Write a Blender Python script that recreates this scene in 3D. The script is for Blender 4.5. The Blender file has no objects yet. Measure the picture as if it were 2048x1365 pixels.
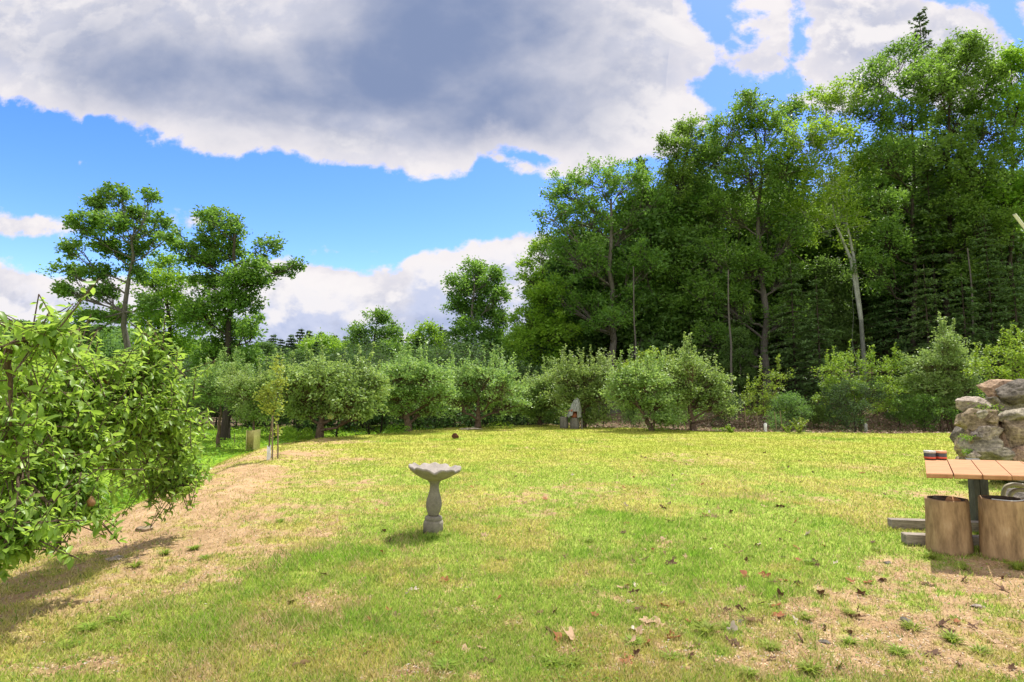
import bpy, math, random
import numpy as np
from mathutils import Vector, Matrix
rad = math.radians
C = bpy.context.scene.collection

# ------------------------------------------------------------------ camera
F = 1138.0                       # focal length in photograph pixels (2048 wide)
CAMH = 1.4
PITCH = math.atan(100 / F)
cam = bpy.data.cameras.new('camera'); cam.lens = 36 * F / 2048; cam.sensor_width = 36
cam.clip_start = 0.05; cam.clip_end = 6000
camo = bpy.data.objects.new('camera', cam); C.objects.link(camo)
camo.location = (0, 0, CAMH); camo.rotation_euler = (rad(90) + PITCH, 0, 0)
bpy.context.scene.camera = camo

# ------------------------------------------------------------------ exposure
vs = bpy.context.scene.view_settings
bpy.context.scene.display_settings.display_device = 'sRGB'
vs.view_transform = 'Standard'; vs.look = 'None'; vs.gamma = 1
EXPO = 0.85
vs.exposure = EXPO
EX = 2 ** EXPO

# ------------------------------------------------------------------ sun
SUN_AZ, SUN_EL = rad(37), rad(64)
S = Vector((math.sin(SUN_AZ) * math.cos(SUN_EL), math.cos(SUN_AZ) * math.cos(SUN_EL), math.sin(SUN_EL)))
sl = bpy.data.lights.new('sun', 'SUN'); sl.energy = 4.2; sl.angle = rad(0.55); sl.color = (1.0, 0.955, 0.87)
so = bpy.data.objects.new('sun', sl); C.objects.link(so); so.rotation_euler = S.to_track_quat('Z', 'Y').to_euler()

# ------------------------------------------------------------------ world (sky with clouds laid out by direction)
W = bpy.data.worlds.new("World"); bpy.context.scene.world = W; W.use_nodes = True
nt = W.node_tree; nt.nodes.clear()
def N(t, **k):
    n = nt.nodes.new(t)
    for a, b in k.items(): setattr(n, a, b)
    return n
def L(a, b): nt.links.new(a, b)
def M(op, a, b=None, c=None, clamp=False):
    n = N('ShaderNodeMath', operation=op, use_clamp=clamp)
    for i, v in enumerate((a, b, c)):
        if v is None: continue
        if isinstance(v, (int, float)): n.inputs[i].default_value = v
        else: L(v, n.inputs[i])
    return n.outputs[0]
def SS(x, a, b):
    n = N('ShaderNodeMapRange', interpolation_type='SMOOTHSTEP')
    L(x, n.inputs[0]); n.inputs[1].default_value = a; n.inputs[2].default_value = b
    return n.outputs[0]
def MIX(f, a, b):
    n = N('ShaderNodeMix', data_type='RGBA')
    if isinstance(f, (int, float)): n.inputs[0].default_value = f
    else: L(f, n.inputs[0])
    for v, i in ((a, 6), (b, 7)):
        if isinstance(v, tuple): n.inputs[i].default_value = (*v, 1)
        else: L(v, n.inputs[i])
    return n.outputs[2]
def CURVE(x, pts, lo, hi):
    """piecewise curve through pts (x 0..1 -> y lo..hi)"""
    n = N('ShaderNodeFloatCurve'); L(x, n.inputs[1]); cv = n.mapping.curves[0]
    n.mapping.use_clip = False
    pts = [(a, (b - lo) / (hi - lo)) for a, b in pts]
    cv.points[0].location = pts[0]; cv.points[1].location = pts[-1]
    for p in pts[1:-1]: cv.points.new(*p)
    for p in cv.points: p.handle_type = 'VECTOR'
    n.mapping.update()
    return M('MULTIPLY_ADD', n.outputs[0], hi - lo, lo)
sky = N('ShaderNodeTexSky', sky_type='NISHITA', sun_disc=False, sun_elevation=SUN_EL, sun_rotation=SUN_AZ,
        altitude=200, air_density=1.0, dust_density=0.6, ozone_density=2.5)
tc = N('ShaderNodeTexCoord'); sp = N('ShaderNodeSeparateXYZ'); L(tc.outputs['Generated'], sp.inputs[0])
yy = M('MAXIMUM', M('ABSOLUTE', sp.outputs[1]), 0.12)
U0 = M('DIVIDE', sp.outputs[0], yy); V0 = M('DIVIDE', sp.outputs[2], yy)   # tangents of bearing and height
cmb = N('ShaderNodeCombineXYZ'); L(U0, cmb.inputs[0]); L(V0, cmb.inputs[1])
def NOISE(scale, detail, rough, off=0.0, sy=1.0, dist=0.0, dv=0.0):
    mp = N('ShaderNodeMapping'); L(cmb.outputs[0], mp.inputs[0]); mp.inputs[1].default_value = (off, off * .7 + dv * sy, off * .3)
    mp.inputs[3].default_value = (1, sy, 1)
    n = N('ShaderNodeTexNoise'); L(mp.outputs[0], n.inputs[0]); n.inputs['Scale'].default_value = scale
    n.inputs['Detail'].default_value = detail; n.inputs['Roughness'].default_value = rough; n.inputs['Distortion'].default_value = dist
    return M('SUBTRACT', n.outputs[0], 0.5)
n1 = NOISE(4.5, 9, .60, 3.1, 1.3, .15); n2 = NOISE(2.0, 5, .5, 7.7, 1.6, .3); n3 = NOISE(14, 8, .62, 1.3, 1.2)
n1b = NOISE(4.5, 7, .55, 3.1, 1.3, .15, .030); n1c = NOISE(4.5, 7, .55, 3.1, 1.3, .15, 0.0)
relief = M('SUBTRACT', n1c, n1b)
def tan_h(py):   # picture row -> tangent of height over bearing plane for the tilted camera (x=centre); inverse handled approx
    a = math.atan((682.5 - py) / F) + PITCH
    return math.tan(a)
def UV(px, py):
    # exact direction of that picture point
    d = Vector(((px - 1024) / F, 1, (682.5 - py) / F)); d.rotate(Matrix.Rotation(PITCH, 3, 'X'))
    return d.x / d.y, d.z / d.y
wU = M('ADD', U0, M('MULTIPLY', n2, 0.05)); wV = M('ADD', V0, M('MULTIPLY', n2, 0.035))
def EDGE(pts, below):
    q = [UV(*p) for p in pts]; q = [((u + 1.3) / 2.6, v) for u, v in q]
    x = M('DIVIDE', M('ADD', wU, 1.3), 2.6)
    lo, hi = -1.0, 2.0
    c = CURVE(x, [(0, q[0][1])] + q + [(1, q[-1][1])], lo, hi)
    return M('SUBTRACT', wV, c) if below else M('SUBTRACT', c, wV)
def ELL(px, py, rx, ry, U=None, V=None):
    u, v = UV(px, py); u1, _ = UV(px + rx, py); _, v1 = UV(px, py - ry); a = abs(u1 - u); b = abs(v1 - v)
    U = U or wU; V = V or wV
    x = M('MULTIPLY', M('SUBTRACT', U, u), 1 / a); y = M('MULTIPLY', M('SUBTRACT', V, v), 1 / b)
    r = M('SQRT', M('ADD', M('MULTIPLY', x, x), M('MULTIPLY', y, y)))
    return M('MULTIPLY', M('SUBTRACT', 1.0, r), min(a, b))
def MAXA(l):
    r = l[0]
    for k in l[1:]: r = M('MAXIMUM', r, k)
    return r
# upper cloud deck: above this ragged lower edge
deck = EDGE([(-150, 190), (0, 205), (90, 225), (170, 240), (185, 222), (290, 270), (400, 300), (560, 300), (660, 325), (745, 350), (840, 362), (880, 350), (940, 352), (955, 318), (1010, 300), (1100, 318), (1200, 335), (1300, 312), (1340, 230), (1346, 20), (1350, -400)], True)
bite = ELL(1390, 210, 45, 60)
deck = M('MAXIMUM', deck, MAXA([ELL(1345, 20, 45, 60), ELL(1385, 130, 48, 52), ELL(1372, 225, 60, 44), ELL(1330, 285, 50, 34), ELL(1350, 80, 60, 60), ELL(1350, 165, 46, 60), ELL(1338, 150, 60, 110), ELL(1330, 230, 60, 80), ELL(1420, 215, 26, 14)]))
right = MAXA([ELL(1720, 60, 200, 110), ELL(1900, 110, 150, 110), ELL(1580, 70, 105, 48), ELL(1520, 125, 80, 36), ELL(1690, 170, 110, 60), ELL(2080, 30, 60, 40), ELL(1560, 0, 70, 30)])
rb = MAXA([ELL(1500, 72, 34, 12), ELL(1598, 80, 10, 30), ELL(1570, 175, 50, 22)])
right = M('MINIMUM', right, M('SUBTRACT', 0.0, rb))
low = EDGE([(-200, 520), (0, 520), (60, 540), (120, 560), (250, 560), (420, 560), (500, 505), (560, 498), (600, 512), (660, 520), (720, 532), (790, 528), (850, 508), (900, 490), (960, 478), (1010, 462), (1090, 460), (1200, 480), (2200, 480)], False)
small = MAXA([ELL(30, 452, 115, 34), ELL(168, 322, 16, 18), ELL(672, 507, 72, 17), ELL(1050, 335, 42, 17), ELL(1110, 345, 40, 9), ELL(385, 447, 40, 14), ELL(575, 473, 30, 4), ELL(1000, 317, 9, 9)])
cum = M('MAXIMUM', right, low)
sd = MAXA([deck, cum, small])
dens = M('ADD', sd, M('ADD', M('MULTIPLY', n1, 0.10), M('MULTIPLY', n3, 0.075)))
alpha = SS(dens, -0.003, 0.014)
# grey undersides of the deck
dk = MAXA([ELL(420, 130, 330, 95), ELL(640, 90, 200, 110), ELL(870, 60, 260, 190), ELL(1010, 190, 230, 140), ELL(560, 190, 190, 70), ELL(1130, 60, 170, 150)])
gy = SS(M('ADD', dk, M('ADD', M('MULTIPLY', n2, 0.85), M('MULTIPLY', n1, 0.28))), -0.10, 0.25)
gr = SS(M('ADD', MAXA([ELL(1780, 95, 190, 60), ELL(1640, 130, 60, 50)]), M('MULTIPLY', n1, 0.2)), -0.06, 0.05)
cl = SS(M('ADD', M('ADD', low, M('MULTIPLY', n1, .75)), M('MULTIPLY', n3, .15)), 0.03, 0.16)
k = 1 / EX
CW = (0.95 * k, 0.91 * k, 0.92 * k); CL = (0.66 * k, 0.67 * k, 0.77 * k); CG = (0.24 * k, 0.31 * k, 0.50 * k)
gyi = SS(M('ADD', dk, M('MULTIPLY', n2, .3)), -.16, .12)
puff = M('MULTIPLY_ADD', SS(M('ADD', n1, M('MULTIPLY', n3, .9)), -0.12, 0.10), M('SUBTRACT', 1.0, M('MULTIPLY', gyi, .55)), M('MULTIPLY', gyi, .25))
base = MIX(puff, CL, CW)
colr = MIX(gy, base, CG)
colr = MIX(M('MULTIPLY', gr, .6), colr, (0.50 * k, 0.53 * k, 0.68 * k))
colr = MIX(M('MULTIPLY', cl, .62), colr, (0.42 * k, 0.53 * k, 0.84 * k))
colr = MIX(M('MULTIPLY', SS(relief, 0.0, 0.075), M('SUBTRACT', .85, M('MULTIPLY', gyi, .85))), colr, (0.98 * k, 0.94 * k, 0.94 * k)); colr = MIX(M('MULTIPLY', SS(M('MULTIPLY', relief, -1.0), 0.01, 0.09), M('SUBTRACT', .40, M('MULTIPLY', gyi, .38))), colr, (0.34 * k, 0.42 * k, 0.66 * k))
edge = SS(dens, 0.0, 0.07); colr = MIX(M('MULTIPLY', M('SUBTRACT', 1.0, edge), .6), colr, (0.93 * k, 0.88 * k, 0.90 * k))
hs = N('ShaderNodeHueSaturation'); L(sky.outputs[0], hs.inputs['Color']); hs.inputs['Saturation'].default_value = 1.38; hs.inputs['Hue'].default_value = .522
hs.inputs['Value'].default_value = 1.12
bg1 = N('ShaderNodeBackground'); L(hs.outputs[0], bg1.inputs[0]); bg1.inputs[1].default_value = 0.15
bg2 = N('ShaderNodeBackground'); L(colr, bg2.inputs[0]); bg2.inputs[1].default_value = 1.0
back = SS(M('MULTIPLY', sp.outputs[1], -1.0), .05, .5); colr = MIX(back, colr, (1.6 * k, 1.56 * k, 1.52 * k)); alpha = M('MAXIMUM', alpha, M('MULTIPLY', back, .85))  # added bright cloud bank behind the camera, out of view, lifts the shaded sides
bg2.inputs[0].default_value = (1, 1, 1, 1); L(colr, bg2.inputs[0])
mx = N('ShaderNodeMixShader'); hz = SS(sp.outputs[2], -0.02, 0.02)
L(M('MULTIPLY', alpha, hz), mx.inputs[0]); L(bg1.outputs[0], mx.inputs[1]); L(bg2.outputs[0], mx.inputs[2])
out = N('ShaderNodeOutputWorld'); L(mx.outputs[0], out.inputs[0])

cy = bpy.context.scene.cycles
bpy.context.scene.render.engine = 'CYCLES'
cy.max_bounces = 8; cy.diffuse_bounces = 5; cy.glossy_bounces = 2; cy.transmission_bounces = 4; cy.transparent_max_bounces = 4
cy.caustics_reflective = False; cy.caustics_refractive = False

# ------------------------------------------------------------------ numeric helpers
rng = np.random.default_rng(7)
def _h(ix, iy, s):
    n = (ix.astype(np.int64) * 374761393 + iy.astype(np.int64) * 668265263 + s * 974634777) & 0x7fffffff
    n = ((n ^ (n >> 13)) * 1274126177) & 0x7fffffff
    return ((n ^ (n >> 16)) & 0xffff) / 65535.0
def vnoise(x, y, s=0):
    x = np.asarray(x, float); y = np.asarray(y, float)
    ix = np.floor(x); iy = np.floor(y); fx = x - ix; fy = y - iy
    fx = fx * fx * (3 - 2 * fx); fy = fy * fy * (3 - 2 * fy)
    a = _h(ix, iy, s); b = _h(ix + 1, iy, s); c = _h(ix, iy + 1, s); d = _h(ix + 1, iy + 1, s)
    return (a * (1 - fx) + b * fx) * (1 - fy) + (c * (1 - fx) + d * fx) * fy
def fbm(x, y, o=4, s=0, g=.5):
    t = 0; a = 1; w = 0
    for i in range(o):
        t = t + a * vnoise(x * 2 ** i + 17.3 * i, y * 2 ** i - 9.1 * i, s + i); w += a; a *= g
    return t / w
def sst(x, a, b):
    t = np.clip((x - a) / (b - a), 0, 1); return t * t * (3 - 2 * t)

def mesh_np(name, V, faces, attrs=None, smooth=False):
    """faces: list of int arrays (n,k)"""
    me = bpy.data.meshes.new(name); V = np.ascontiguousarray(V, dtype=np.float32)
    me.vertices.add(len(V)); me.vertices.foreach_set('co', V.ravel())
    faces = [np.asarray(f, dtype=np.int32) for f in faces if len(f)]
    nl = sum(f.size for f in faces); nf = sum(len(f) for f in faces)
    me.loops.add(nl); me.polygons.add(nf)
    me.loops.foreach_set('vertex_index', np.concatenate([f.ravel() for f in faces]))
    tot = np.concatenate([np.full(len(f), f.shape[1], dtype=np.int32) for f in faces])
    st = np.zeros(nf, dtype=np.int32); st[1:] = np.cumsum(tot)[:-1]
    me.polygons.foreach_set('loop_start', st)
    try: me.polygons.foreach_set('loop_total', tot)
    except Exception: pass
    me.polygons.foreach_set('use_smooth', np.full(nf, smooth, dtype=bool))
    if attrs:
        for k, v in attrs.items():
            v = np.asarray(v, dtype=np.float32)
            if v.ndim == 1:
                a = me.attributes.new(k, 'FLOAT', 'POINT'); a.data.foreach_set('value', v)
            else:
                if v.shape[1] == 3: v = np.concatenate([v, np.ones((len(v), 1), np.float32)], 1)
                a = me.attributes.new(k, 'FLOAT_COLOR', 'POINT'); a.data.foreach_set('color', v.ravel())
    me.update(calc_edges=True); me.validate()
    return me
class MB:
    def __init__(s): s.V = []; s.F = {}; s.n = 0; s.A = []
    def add(s, V, faces, a=None):
        V = np.asarray(V, float).reshape(-1, 3); s.V.append(V)
        for f in faces:
            f = np.asarray(f, int)
            if len(f): s.F.setdefault(f.shape[1], []).append(f + s.n)
        s.n += len(V); s.A.append(np.full(len(V), 0.5) if a is None else np.broadcast_to(a, (len(V),)))
        return s
    def mesh(s, name, smooth=False):
        return mesh_np(name, np.concatenate(s.V), [np.concatenate(v) for v in s.F.values()], {'lv': np.concatenate(s.A)}, smooth)
def obj(name, me, mat=None, parent=None, loc=None):
    if isinstance(me, MB): me = me.mesh(name, True if getattr(me, 'smooth', False) else False)
    o = bpy.data.objects.new(name, me); C.objects.link(o)
    if mat: 
        if not me.materials: me.materials.append(mat)
    if parent: o.parent = parent
    if loc is not None: o.location = loc
    return o
def tag(o, label=None, cat=None, group=None, kind=None):
    if label: o['label'] = label
    if cat: o['category'] = cat
    if group: o['group'] = group
    if kind: o['kind'] = kind
    return o
def thing(name, label, cat, loc=(0, 0, 0), group=None, rz=0):
    o = bpy.data.objects.new(name, None); C.objects.link(o); o.location = loc; o.rotation_euler = (0, 0, rz)
    o.empty_display_size = .2
    return tag(o, label, cat, group)
def copy_thing(root, loc, rz=0, sc=(1, 1, 1), label=None, group=None):
    r = root.copy(); C.objects.link(r); r.location = loc; r.rotation_euler = (0, 0, rz); r.scale = sc
    if label: r['label'] = label
    if group: r['group'] = group
    for ch in list(root.children):
        c = ch.copy(); C.objects.link(c); c.parent = r
        for g in list(ch.children):
            d = g.copy(); C.objects.link(d); d.parent = c
    return r

# ------------------------------------------------------------------ materials
def newmat(name):
    global nt
    m = bpy.data.materials.new(name); m.use_nodes = True; nt = m.node_tree; nt.nodes.clear()
    return m
def pri(color, rough=.8, spec=.3, bump=None, bstr=.3, bdist=.01, metal=0):
    p = N('ShaderNodeBsdfPrincipled')
    if isinstance(color, tuple): p.inputs['Base Color'].default_value = (*color, 1)
    else: L(color, p.inputs['Base Color'])
    p.inputs['Roughness'].default_value = rough; p.inputs['Specular IOR Level'].default_value = spec
    p.inputs['Metallic'].default_value = metal
    if bump is not None:
        b = N('ShaderNodeBump'); L(bump, b.inputs['Height']); b.inputs['Strength'].default_value = bstr; b.inputs['Distance'].default_value = bdist
        L(b.outputs[0], p.inputs['Normal'])
    return p
def outm(s): o = N('ShaderNodeOutputMaterial'); L(s, o.inputs[0])
def tnoise(scale, detail=4, rough=.55, coord='Object', st=(1, 1, 1), dist=0):
    tcn = N('ShaderNodeTexCoord'); mp = N('ShaderNodeMapping'); L(tcn.outputs[coord], mp.inputs[0]); mp.inputs[3].default_value = st
    n = N('ShaderNodeTexNoise'); L(mp.outputs[0], n.inputs[0]); n.inputs['Scale'].default_value = scale
    n.inputs['Detail'].default_value = detail; n.inputs['Roughness'].default_value = rough; n.inputs['Distortion'].default_value = dist
    return n.outputs[0]
def ramp(f, stops):
    r = N('ShaderNodeValToRGB'); L(f, r.inputs[0]); e = r.color_ramp.elements
    e[0].position = stops[0][0]; e[0].color = (*stops[0][1], 1); e[1].position = stops[-1][0]; e[1].color = (*stops[-1][1], 1)
    for p, c in stops[1:-1]:
        x = e.new(p); x.color = (*c, 1)
    return r.outputs[0]
def simple(name, stops, scale=8, rough=.85, spec=.25, st=(1, 1, 1), bs=.4, bd=.01, detail=6, scale2=None, metal=0, dist=0):
    m = newmat(name); a = tnoise(scale, detail, .6, 'Object', st, dist)
    b = tnoise(scale2 or scale * 4, 5, .6, 'Object', st)
    f = M('ADD', M('MULTIPLY', a, .65), M('MULTIPLY', b, .35))
    outm(pri(ramp(f, stops), rough, spec, f, bs, bd, metal).outputs[0]); return m
def leafmat(name, dark, mid, light, trans, tf=.35, rough=.42, spec=.45):
    m = newmat(name)
    a = N('ShaderNodeAttribute', attribute_name='lv'); oi = N('ShaderNodeObjectInfo')
    n = tnoise(.9, 3)
    f = M('ADD', M('MULTIPLY', a.outputs['Fac'], .75), M('MULTIPLY', M('SUBTRACT', n, .35), .7), clamp=True)
    c = ramp(f, [(0, dark), (.5, mid), (1, light)])
    h = N('ShaderNodeHueSaturation'); L(c, h.inputs['Color'])
    L(M('MULTIPLY_ADD', oi.outputs['Random'], .03, .485), h.inputs['Hue']); L(M('MULTIPLY_ADD', oi.outputs['Random'], .25, .88), h.inputs['Value'])
    p = pri(h.outputs[0], rough, spec)
    t = N('ShaderNodeBsdfTranslucent'); tcx = MIX(.5, h.outputs[0], trans); L(tcx, t.inputs[0])
    x = N('ShaderNodeMixShader'); x.inputs[0].default_value = tf; L(p.outputs[0], x.inputs[1]); L(t.outputs[0], x.inputs[2])
    outm(x.outputs[0]); return m
def colmat(name, rough=.8, tf=.25, noise=None, spec=.25):
    m = newmat(name); a = N('ShaderNodeAttribute', attribute_name='col')
    c = a.outputs['Color']
    p = pri(c, rough, spec)
    t = N('ShaderNodeBsdfTranslucent'); L(c, t.inputs[0])
    x = N('ShaderNodeMixShader'); x.inputs[0].default_value = tf; L(p.outputs[0], x.inputs[1]); L(t.outputs[0], x.inputs[2])
    outm(x.outputs[0]); return m
bark_grey = simple('bark_grey', [(.3, (.05, .045, .038)), (.5, (.11, .10, .088)), (.7, (.19, .175, .155))], 5, .95, .1, (3, 3, .5), .8, .03)
bark_dark = simple('bark_dark', [(.3, (.025, .021, .017)), (.55, (.06, .05, .04)), (.75, (.11, .095, .078))], 5, .95, .1, (3, 3, .5), .8, .03)
bark_fruit = simple('bark_fruit', [(.3, (.05, .033, .024)), (.55, (.13, .09, .065)), (.75, (.24, .19, .15))], 12, .95, .1, (2, 2, .8), .8, .02)
bark_pale = simple('bark_pale', [(.3, (.20, .21, .18)), (.55, (.36, .38, .33)), (.75, (.50, .51, .46))], 6, .9, .1, (2, 2, .5), .5, .02)
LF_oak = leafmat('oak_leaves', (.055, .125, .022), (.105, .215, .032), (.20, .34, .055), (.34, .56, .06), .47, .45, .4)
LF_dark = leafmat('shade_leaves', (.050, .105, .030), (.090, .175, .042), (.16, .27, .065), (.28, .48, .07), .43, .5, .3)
LF_pale = leafmat('bright_leaves', (.085, .175, .016), (.17, .32, .026), (.29, .44, .045), (.48, .70, .06), .5, .45, .35)
LF_fruit = leafmat('fruit_leaves', (.085, .16, .04), (.195, .325, .08), (.43, .54, .24), (.50, .66, .12), .42, .43, .45)
LF_yel = leafmat('young_leaves', (.09, .17, .015), (.19, .31, .03), (.32, .42, .05), (.45, .58, .05), .42, .42, .4)
LF_peach = leafmat('peach_leaves', (.08, .15, .03), (.18, .28, .05), (.36, .40, .08), (.46, .56, .08), .42, .4, .5)
LF_yellow = leafmat('yellowing_leaves', (.14, .22, .03), (.28, .34, .05), (.42, .42, .07), (.5, .5, .06), .4, .45, .4)
LF_pear = leafmat('pear_leaves', (.105, .21, .036), (.235, .40, .065), (.39, .54, .13), (.56, .80, .08), .50, .40, .45)
LF_con = leafmat('conifer_needles', (.03, .06, .022), (.055, .11, .035), (.10, .17, .05), (.18, .30, .06), .3, .6, .2)
LF_hem = leafmat('hemlock_needles', (.045, .09, .03), (.09, .165, .05), (.16, .27, .075), (.28, .46, .08), .38, .55, .3)
LF_weed = leafmat('weed_leaves', (.07, .15, .01), (.15, .28, .02), (.27, .40, .04), (.40, .6, .04), .42, .5, .3)

# ------------------------------------------------------------------ terrain
EDG = np.array([(-2.4, 0.0), (-2.8, 3), (-3.1, 4.9), (-3.8, 7.5), (-4.2, 9.6), (-4.75, 12.2), (-5.8, 15.6), (-5.7, 18.0), (-4.5, 20.0), (-2.3, 23.3), (1.5, 25.5), (8, 40), (10, 200)])
def sdist(x, y):
    best = np.full(x.shape, 1e9); sg = np.zeros(x.shape)
    for a, b in zip(EDG[:-1], EDG[1:]):
        d = b - a; l2 = (d ** 2).sum(); t = np.clip(((x - a[0]) * d[0] + (y - a[1]) * d[1]) / l2, 0, 1)
        qx = x - a[0] - t * d[0]; qy = y - a[1] - t * d[1]; dd = np.hypot(qx, qy)
        s = d[0] * (y - a[1]) - d[1] * (x - a[0])
        m = dd < best; best = np.where(m, dd, best); sg = np.where(m, np.sign(s), sg)
    return best * sg            # positive on the left (outside the lawn)
def height(x, y):
    x = np.asarray(x, float); y = np.asarray(y, float); r = np.hypot(x, y)
    z = -0.005 * np.logaddexp(0, (y - 6))
    s = np.maximum(sdist(x, y), 0)
    s1 = np.minimum(s, 3.0); drop = .125 * s1 ** 2 + .75 * np.maximum(s - 3.0, 0)
    cap = 2.5 - 1.17 * sst(y, 12, 24)
    drop = cap * (1 - np.exp(-(drop / cap) ** 1.35)) if False else np.where(drop < .9, drop, .9 + (cap - .9) * (1 - np.exp(-(drop - .9) / (cap - .9))))
    z = z - drop
    z = np.where(y > 28, np.maximum(z, z), z)
    # wood floor to the right: dips a little, then climbs into a hillside
    wd = sst(y - np.interp(x, [1, 4, 8, 15], [25.8, 23.6, 20.8, 20.0]), 0, 4) * sst(x, -1, 3)
    z = z - .35 * wd * (1 - sst(y, 26, 36)) + sst(x, 4, 22) * np.clip(y - 30, 0, 90) * .10
    z = z + (fbm(x * .25, y * .25, 3, 11) - .5) * .12 * sst(r, 2, 10)
    z = z + (fbm(x * 1.7, y * 1.7, 3, 21) - .5) * .035 * sst(r, 1, 3)
    # low ruts along the bank
    sd0 = sdist(x, y)
    z = z + .028 * np.sin(sd0 * 7.5 + 2.5 * fbm(x * .6, y * .6, 2, 5)) * np.exp(-((sd0 - .7) / 1.1) ** 2)
    # far country: rolling hills
    th = np.arctan2(x, y)
    ridge = 29 + 6 * np.exp(-((th + .72) / .22) ** 2) + 9 * (fbm(th * 7 + 5, r * .003, 3, 31) - .5)
    far = sst(r, 170, 430) * ridge + sst(r, 60, 170) * (-3.0)
    return z + far
def dirv(px, py):
    d = Vector(((px - 1024) / F, 1, (682.5 - py) / F)); d.rotate(Matrix.Rotation(PITCH, 3, 'X')); return d
def at(px, py):
    d = dirv(px, py); t = np.arange(1.5, 160, .02)
    z = CAMH + d.z * t - height(d.x * t, d.y * t)
    i = np.argmax(z < 0)
    if d.y * t[i] > 27 and px > 560:      # the ray only grazes the lawn's far edge: take that edge
        return ground(px, float(np.interp(px, [560, 640, 760, 900, 1000, 1200, 1400, 1600, 1920, 2080], [16.8, 18.3, 20.4, 23.0, 24.2, 24.0, 21.8, 20.9, 20.2, 19.9])))
    return Vector((d.x * t[i], d.y * t[i], CAMH + d.z * t[i]))
def atY(px, py, Y):
    d = dirv(px, py); t = Y / d.y; return Vector((d.x * t, Y, CAMH + d.z * t))
def atZ(px, py, Z):
    d = dirv(px, py); t = (Z - CAMH) / d.z; return Vector((d.x * t, d.y * t, Z))
def H1(x, y): return float(height(np.array([float(x)]), np.array([float(y)]))[0])
def ground(px, Y):
    x = (px - 1024) / F * Y; return Vector((x, Y, H1(x, Y)))

# patches of bare soil and of lush grass, by where they lie
def blob(px, py, rx, ry):
    c = at(px, py); e = at(px, min(py + ry, 1360)); w = at(px + (rx if px < 1500 else -rx), py)
    return (c.x, c.y, max(abs(w.x - c.x), .15), max(abs(c.y - e.y), .12))
DIRT = [(blob(*b[:4]), b[4]) for b in [(90, 1260, 230, 60, .55), (150, 1335, 220, 40, .55), (1860, 1215, 320, 90, .5), (1500, 1320, 330, 45, .4), (1950, 1330, 200, 40, .35), (1800, 1270, 420, 80, .85), (1980, 1160, 260, 50, 1.1), (1700, 1120, 200, 25, .4), (1600, 1210, 170, 50, .45), (1160, 985, 150, 26, .62), (500, 965, 80, 28, 1.2), (420, 1000, 110, 22, .9), (590, 925, 90, 22, .7),
    (300, 1050, 150, 24, .6), (120, 1150, 170, 34, .85), (330, 1170, 130, 25, .5), (200, 1330, 200, 30, .5), (650, 885, 70, 6, .8), (720, 930, 60, 12, .45), (1640, 1000, 110, 9, .8), (1340, 1092, 50, 12, .7), (1830, 985, 90, 18, .6), (1250, 1275, 90, 25, .6),
    (850, 1350, 150, 20, .5), (1700, 930, 140, 9, .35), (1380, 925, 180, 7, .4), (1000, 1080, 90, 14, .3), (480, 1160, 50, 12, .6), (1040, 1240, 60, 12, .3), (1990, 1010, 90, 30, .7), (1480, 1330, 250, 30, .45)]]
LUSH = [(blob(*b[:4]), b[4]) for b in [(620, 1130, 150, 60, .9), (480, 1260, 190, 45, .8), (240, 1225, 120, 24, .55), (700, 1240, 200, 50, .55), (900, 1050, 150, 25, .35), (1420, 1055, 200, 25, .2), (1480, 1160, 120, 26, .35), (1300, 1120, 140, 20, .12), (760, 882, 110, 4, .9), (1800, 880, 160, 6, .8), (350, 1345, 120, 20, .4), (880, 1330, 120, 24, .4), (1560, 1190, 80, 14, .5)]]
def bl(lst, x, y):
    t = 0
    for (cx, cy_, rx, ry), a in lst:
        t = t + a * np.exp(-((x - cx) / rx) ** 2 - ((y - cy_) / ry) ** 2)
    return t
def masks(x, y):
    r = np.hypot(x, y); s = sdist(x, y)
    nA = fbm(x * .9, y * .9, 4, 41); nB = fbm(x * 3.1, y * 3.1, 4, 51, .65); nC = fbm(x * 11, y * 11, 3, 61, .7)
    dirt = sst(bl(DIRT, x, y) + (nA - .5) * 1.3 + (nB - .5) * 1.3 + (nC - .5) * 2.1 - .03, .22, 1.12)
    lush = sst(bl(LUSH, x, y) * .75 + (fbm(x * .9 + 9, y * .9, 4, 71, .65) - .5) * 2.0 + (nB - .5) * 1.8 + (nC - .5) * .8, .10, 1.15)
    dry = np.clip(sst(fbm(x * 1.3 + 40, y * 1.3, 4, 81, .6), .40, .62) + np.exp(-((s - 1) / 2.2) ** 2) * .9 * sst(y, 1, 4), 0, 1)
    meadow = sst(s, 3.3, 4.3)
    wood = sst(y + (nA - .5) * 1.2 - np.where(x > 1, np.interp(x, [-3, 1, 4, 8, 15, 20], [27, 25.8, 23.6, 20.8, 20.0, 19.6]), 99), -.2, .8)
    wood = np.maximum(wood, sst(r, 48, 54) * (x < 2))
    bank = np.exp(-((s - .7) / 2.3) ** 2) * sst(y, 2, 4) * (1 - sst(y, 13.0, 16.0))
    dirt = np.maximum(dirt, sst(bank * 1.12 + (nA - .5) * 1.6 + (nB - .5) * 1.5 + (nC - .5) * 1.6, .35, 1.15))
    dirt = dirt * (1 - meadow) * (1 - wood)
    return dirt, lush * (1 - wood), dry, meadow * (1 - wood), wood
def lerp(a, b, t): return a + (b - a) * t[..., None]
def A3(*c): return np.array(c, float)
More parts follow.
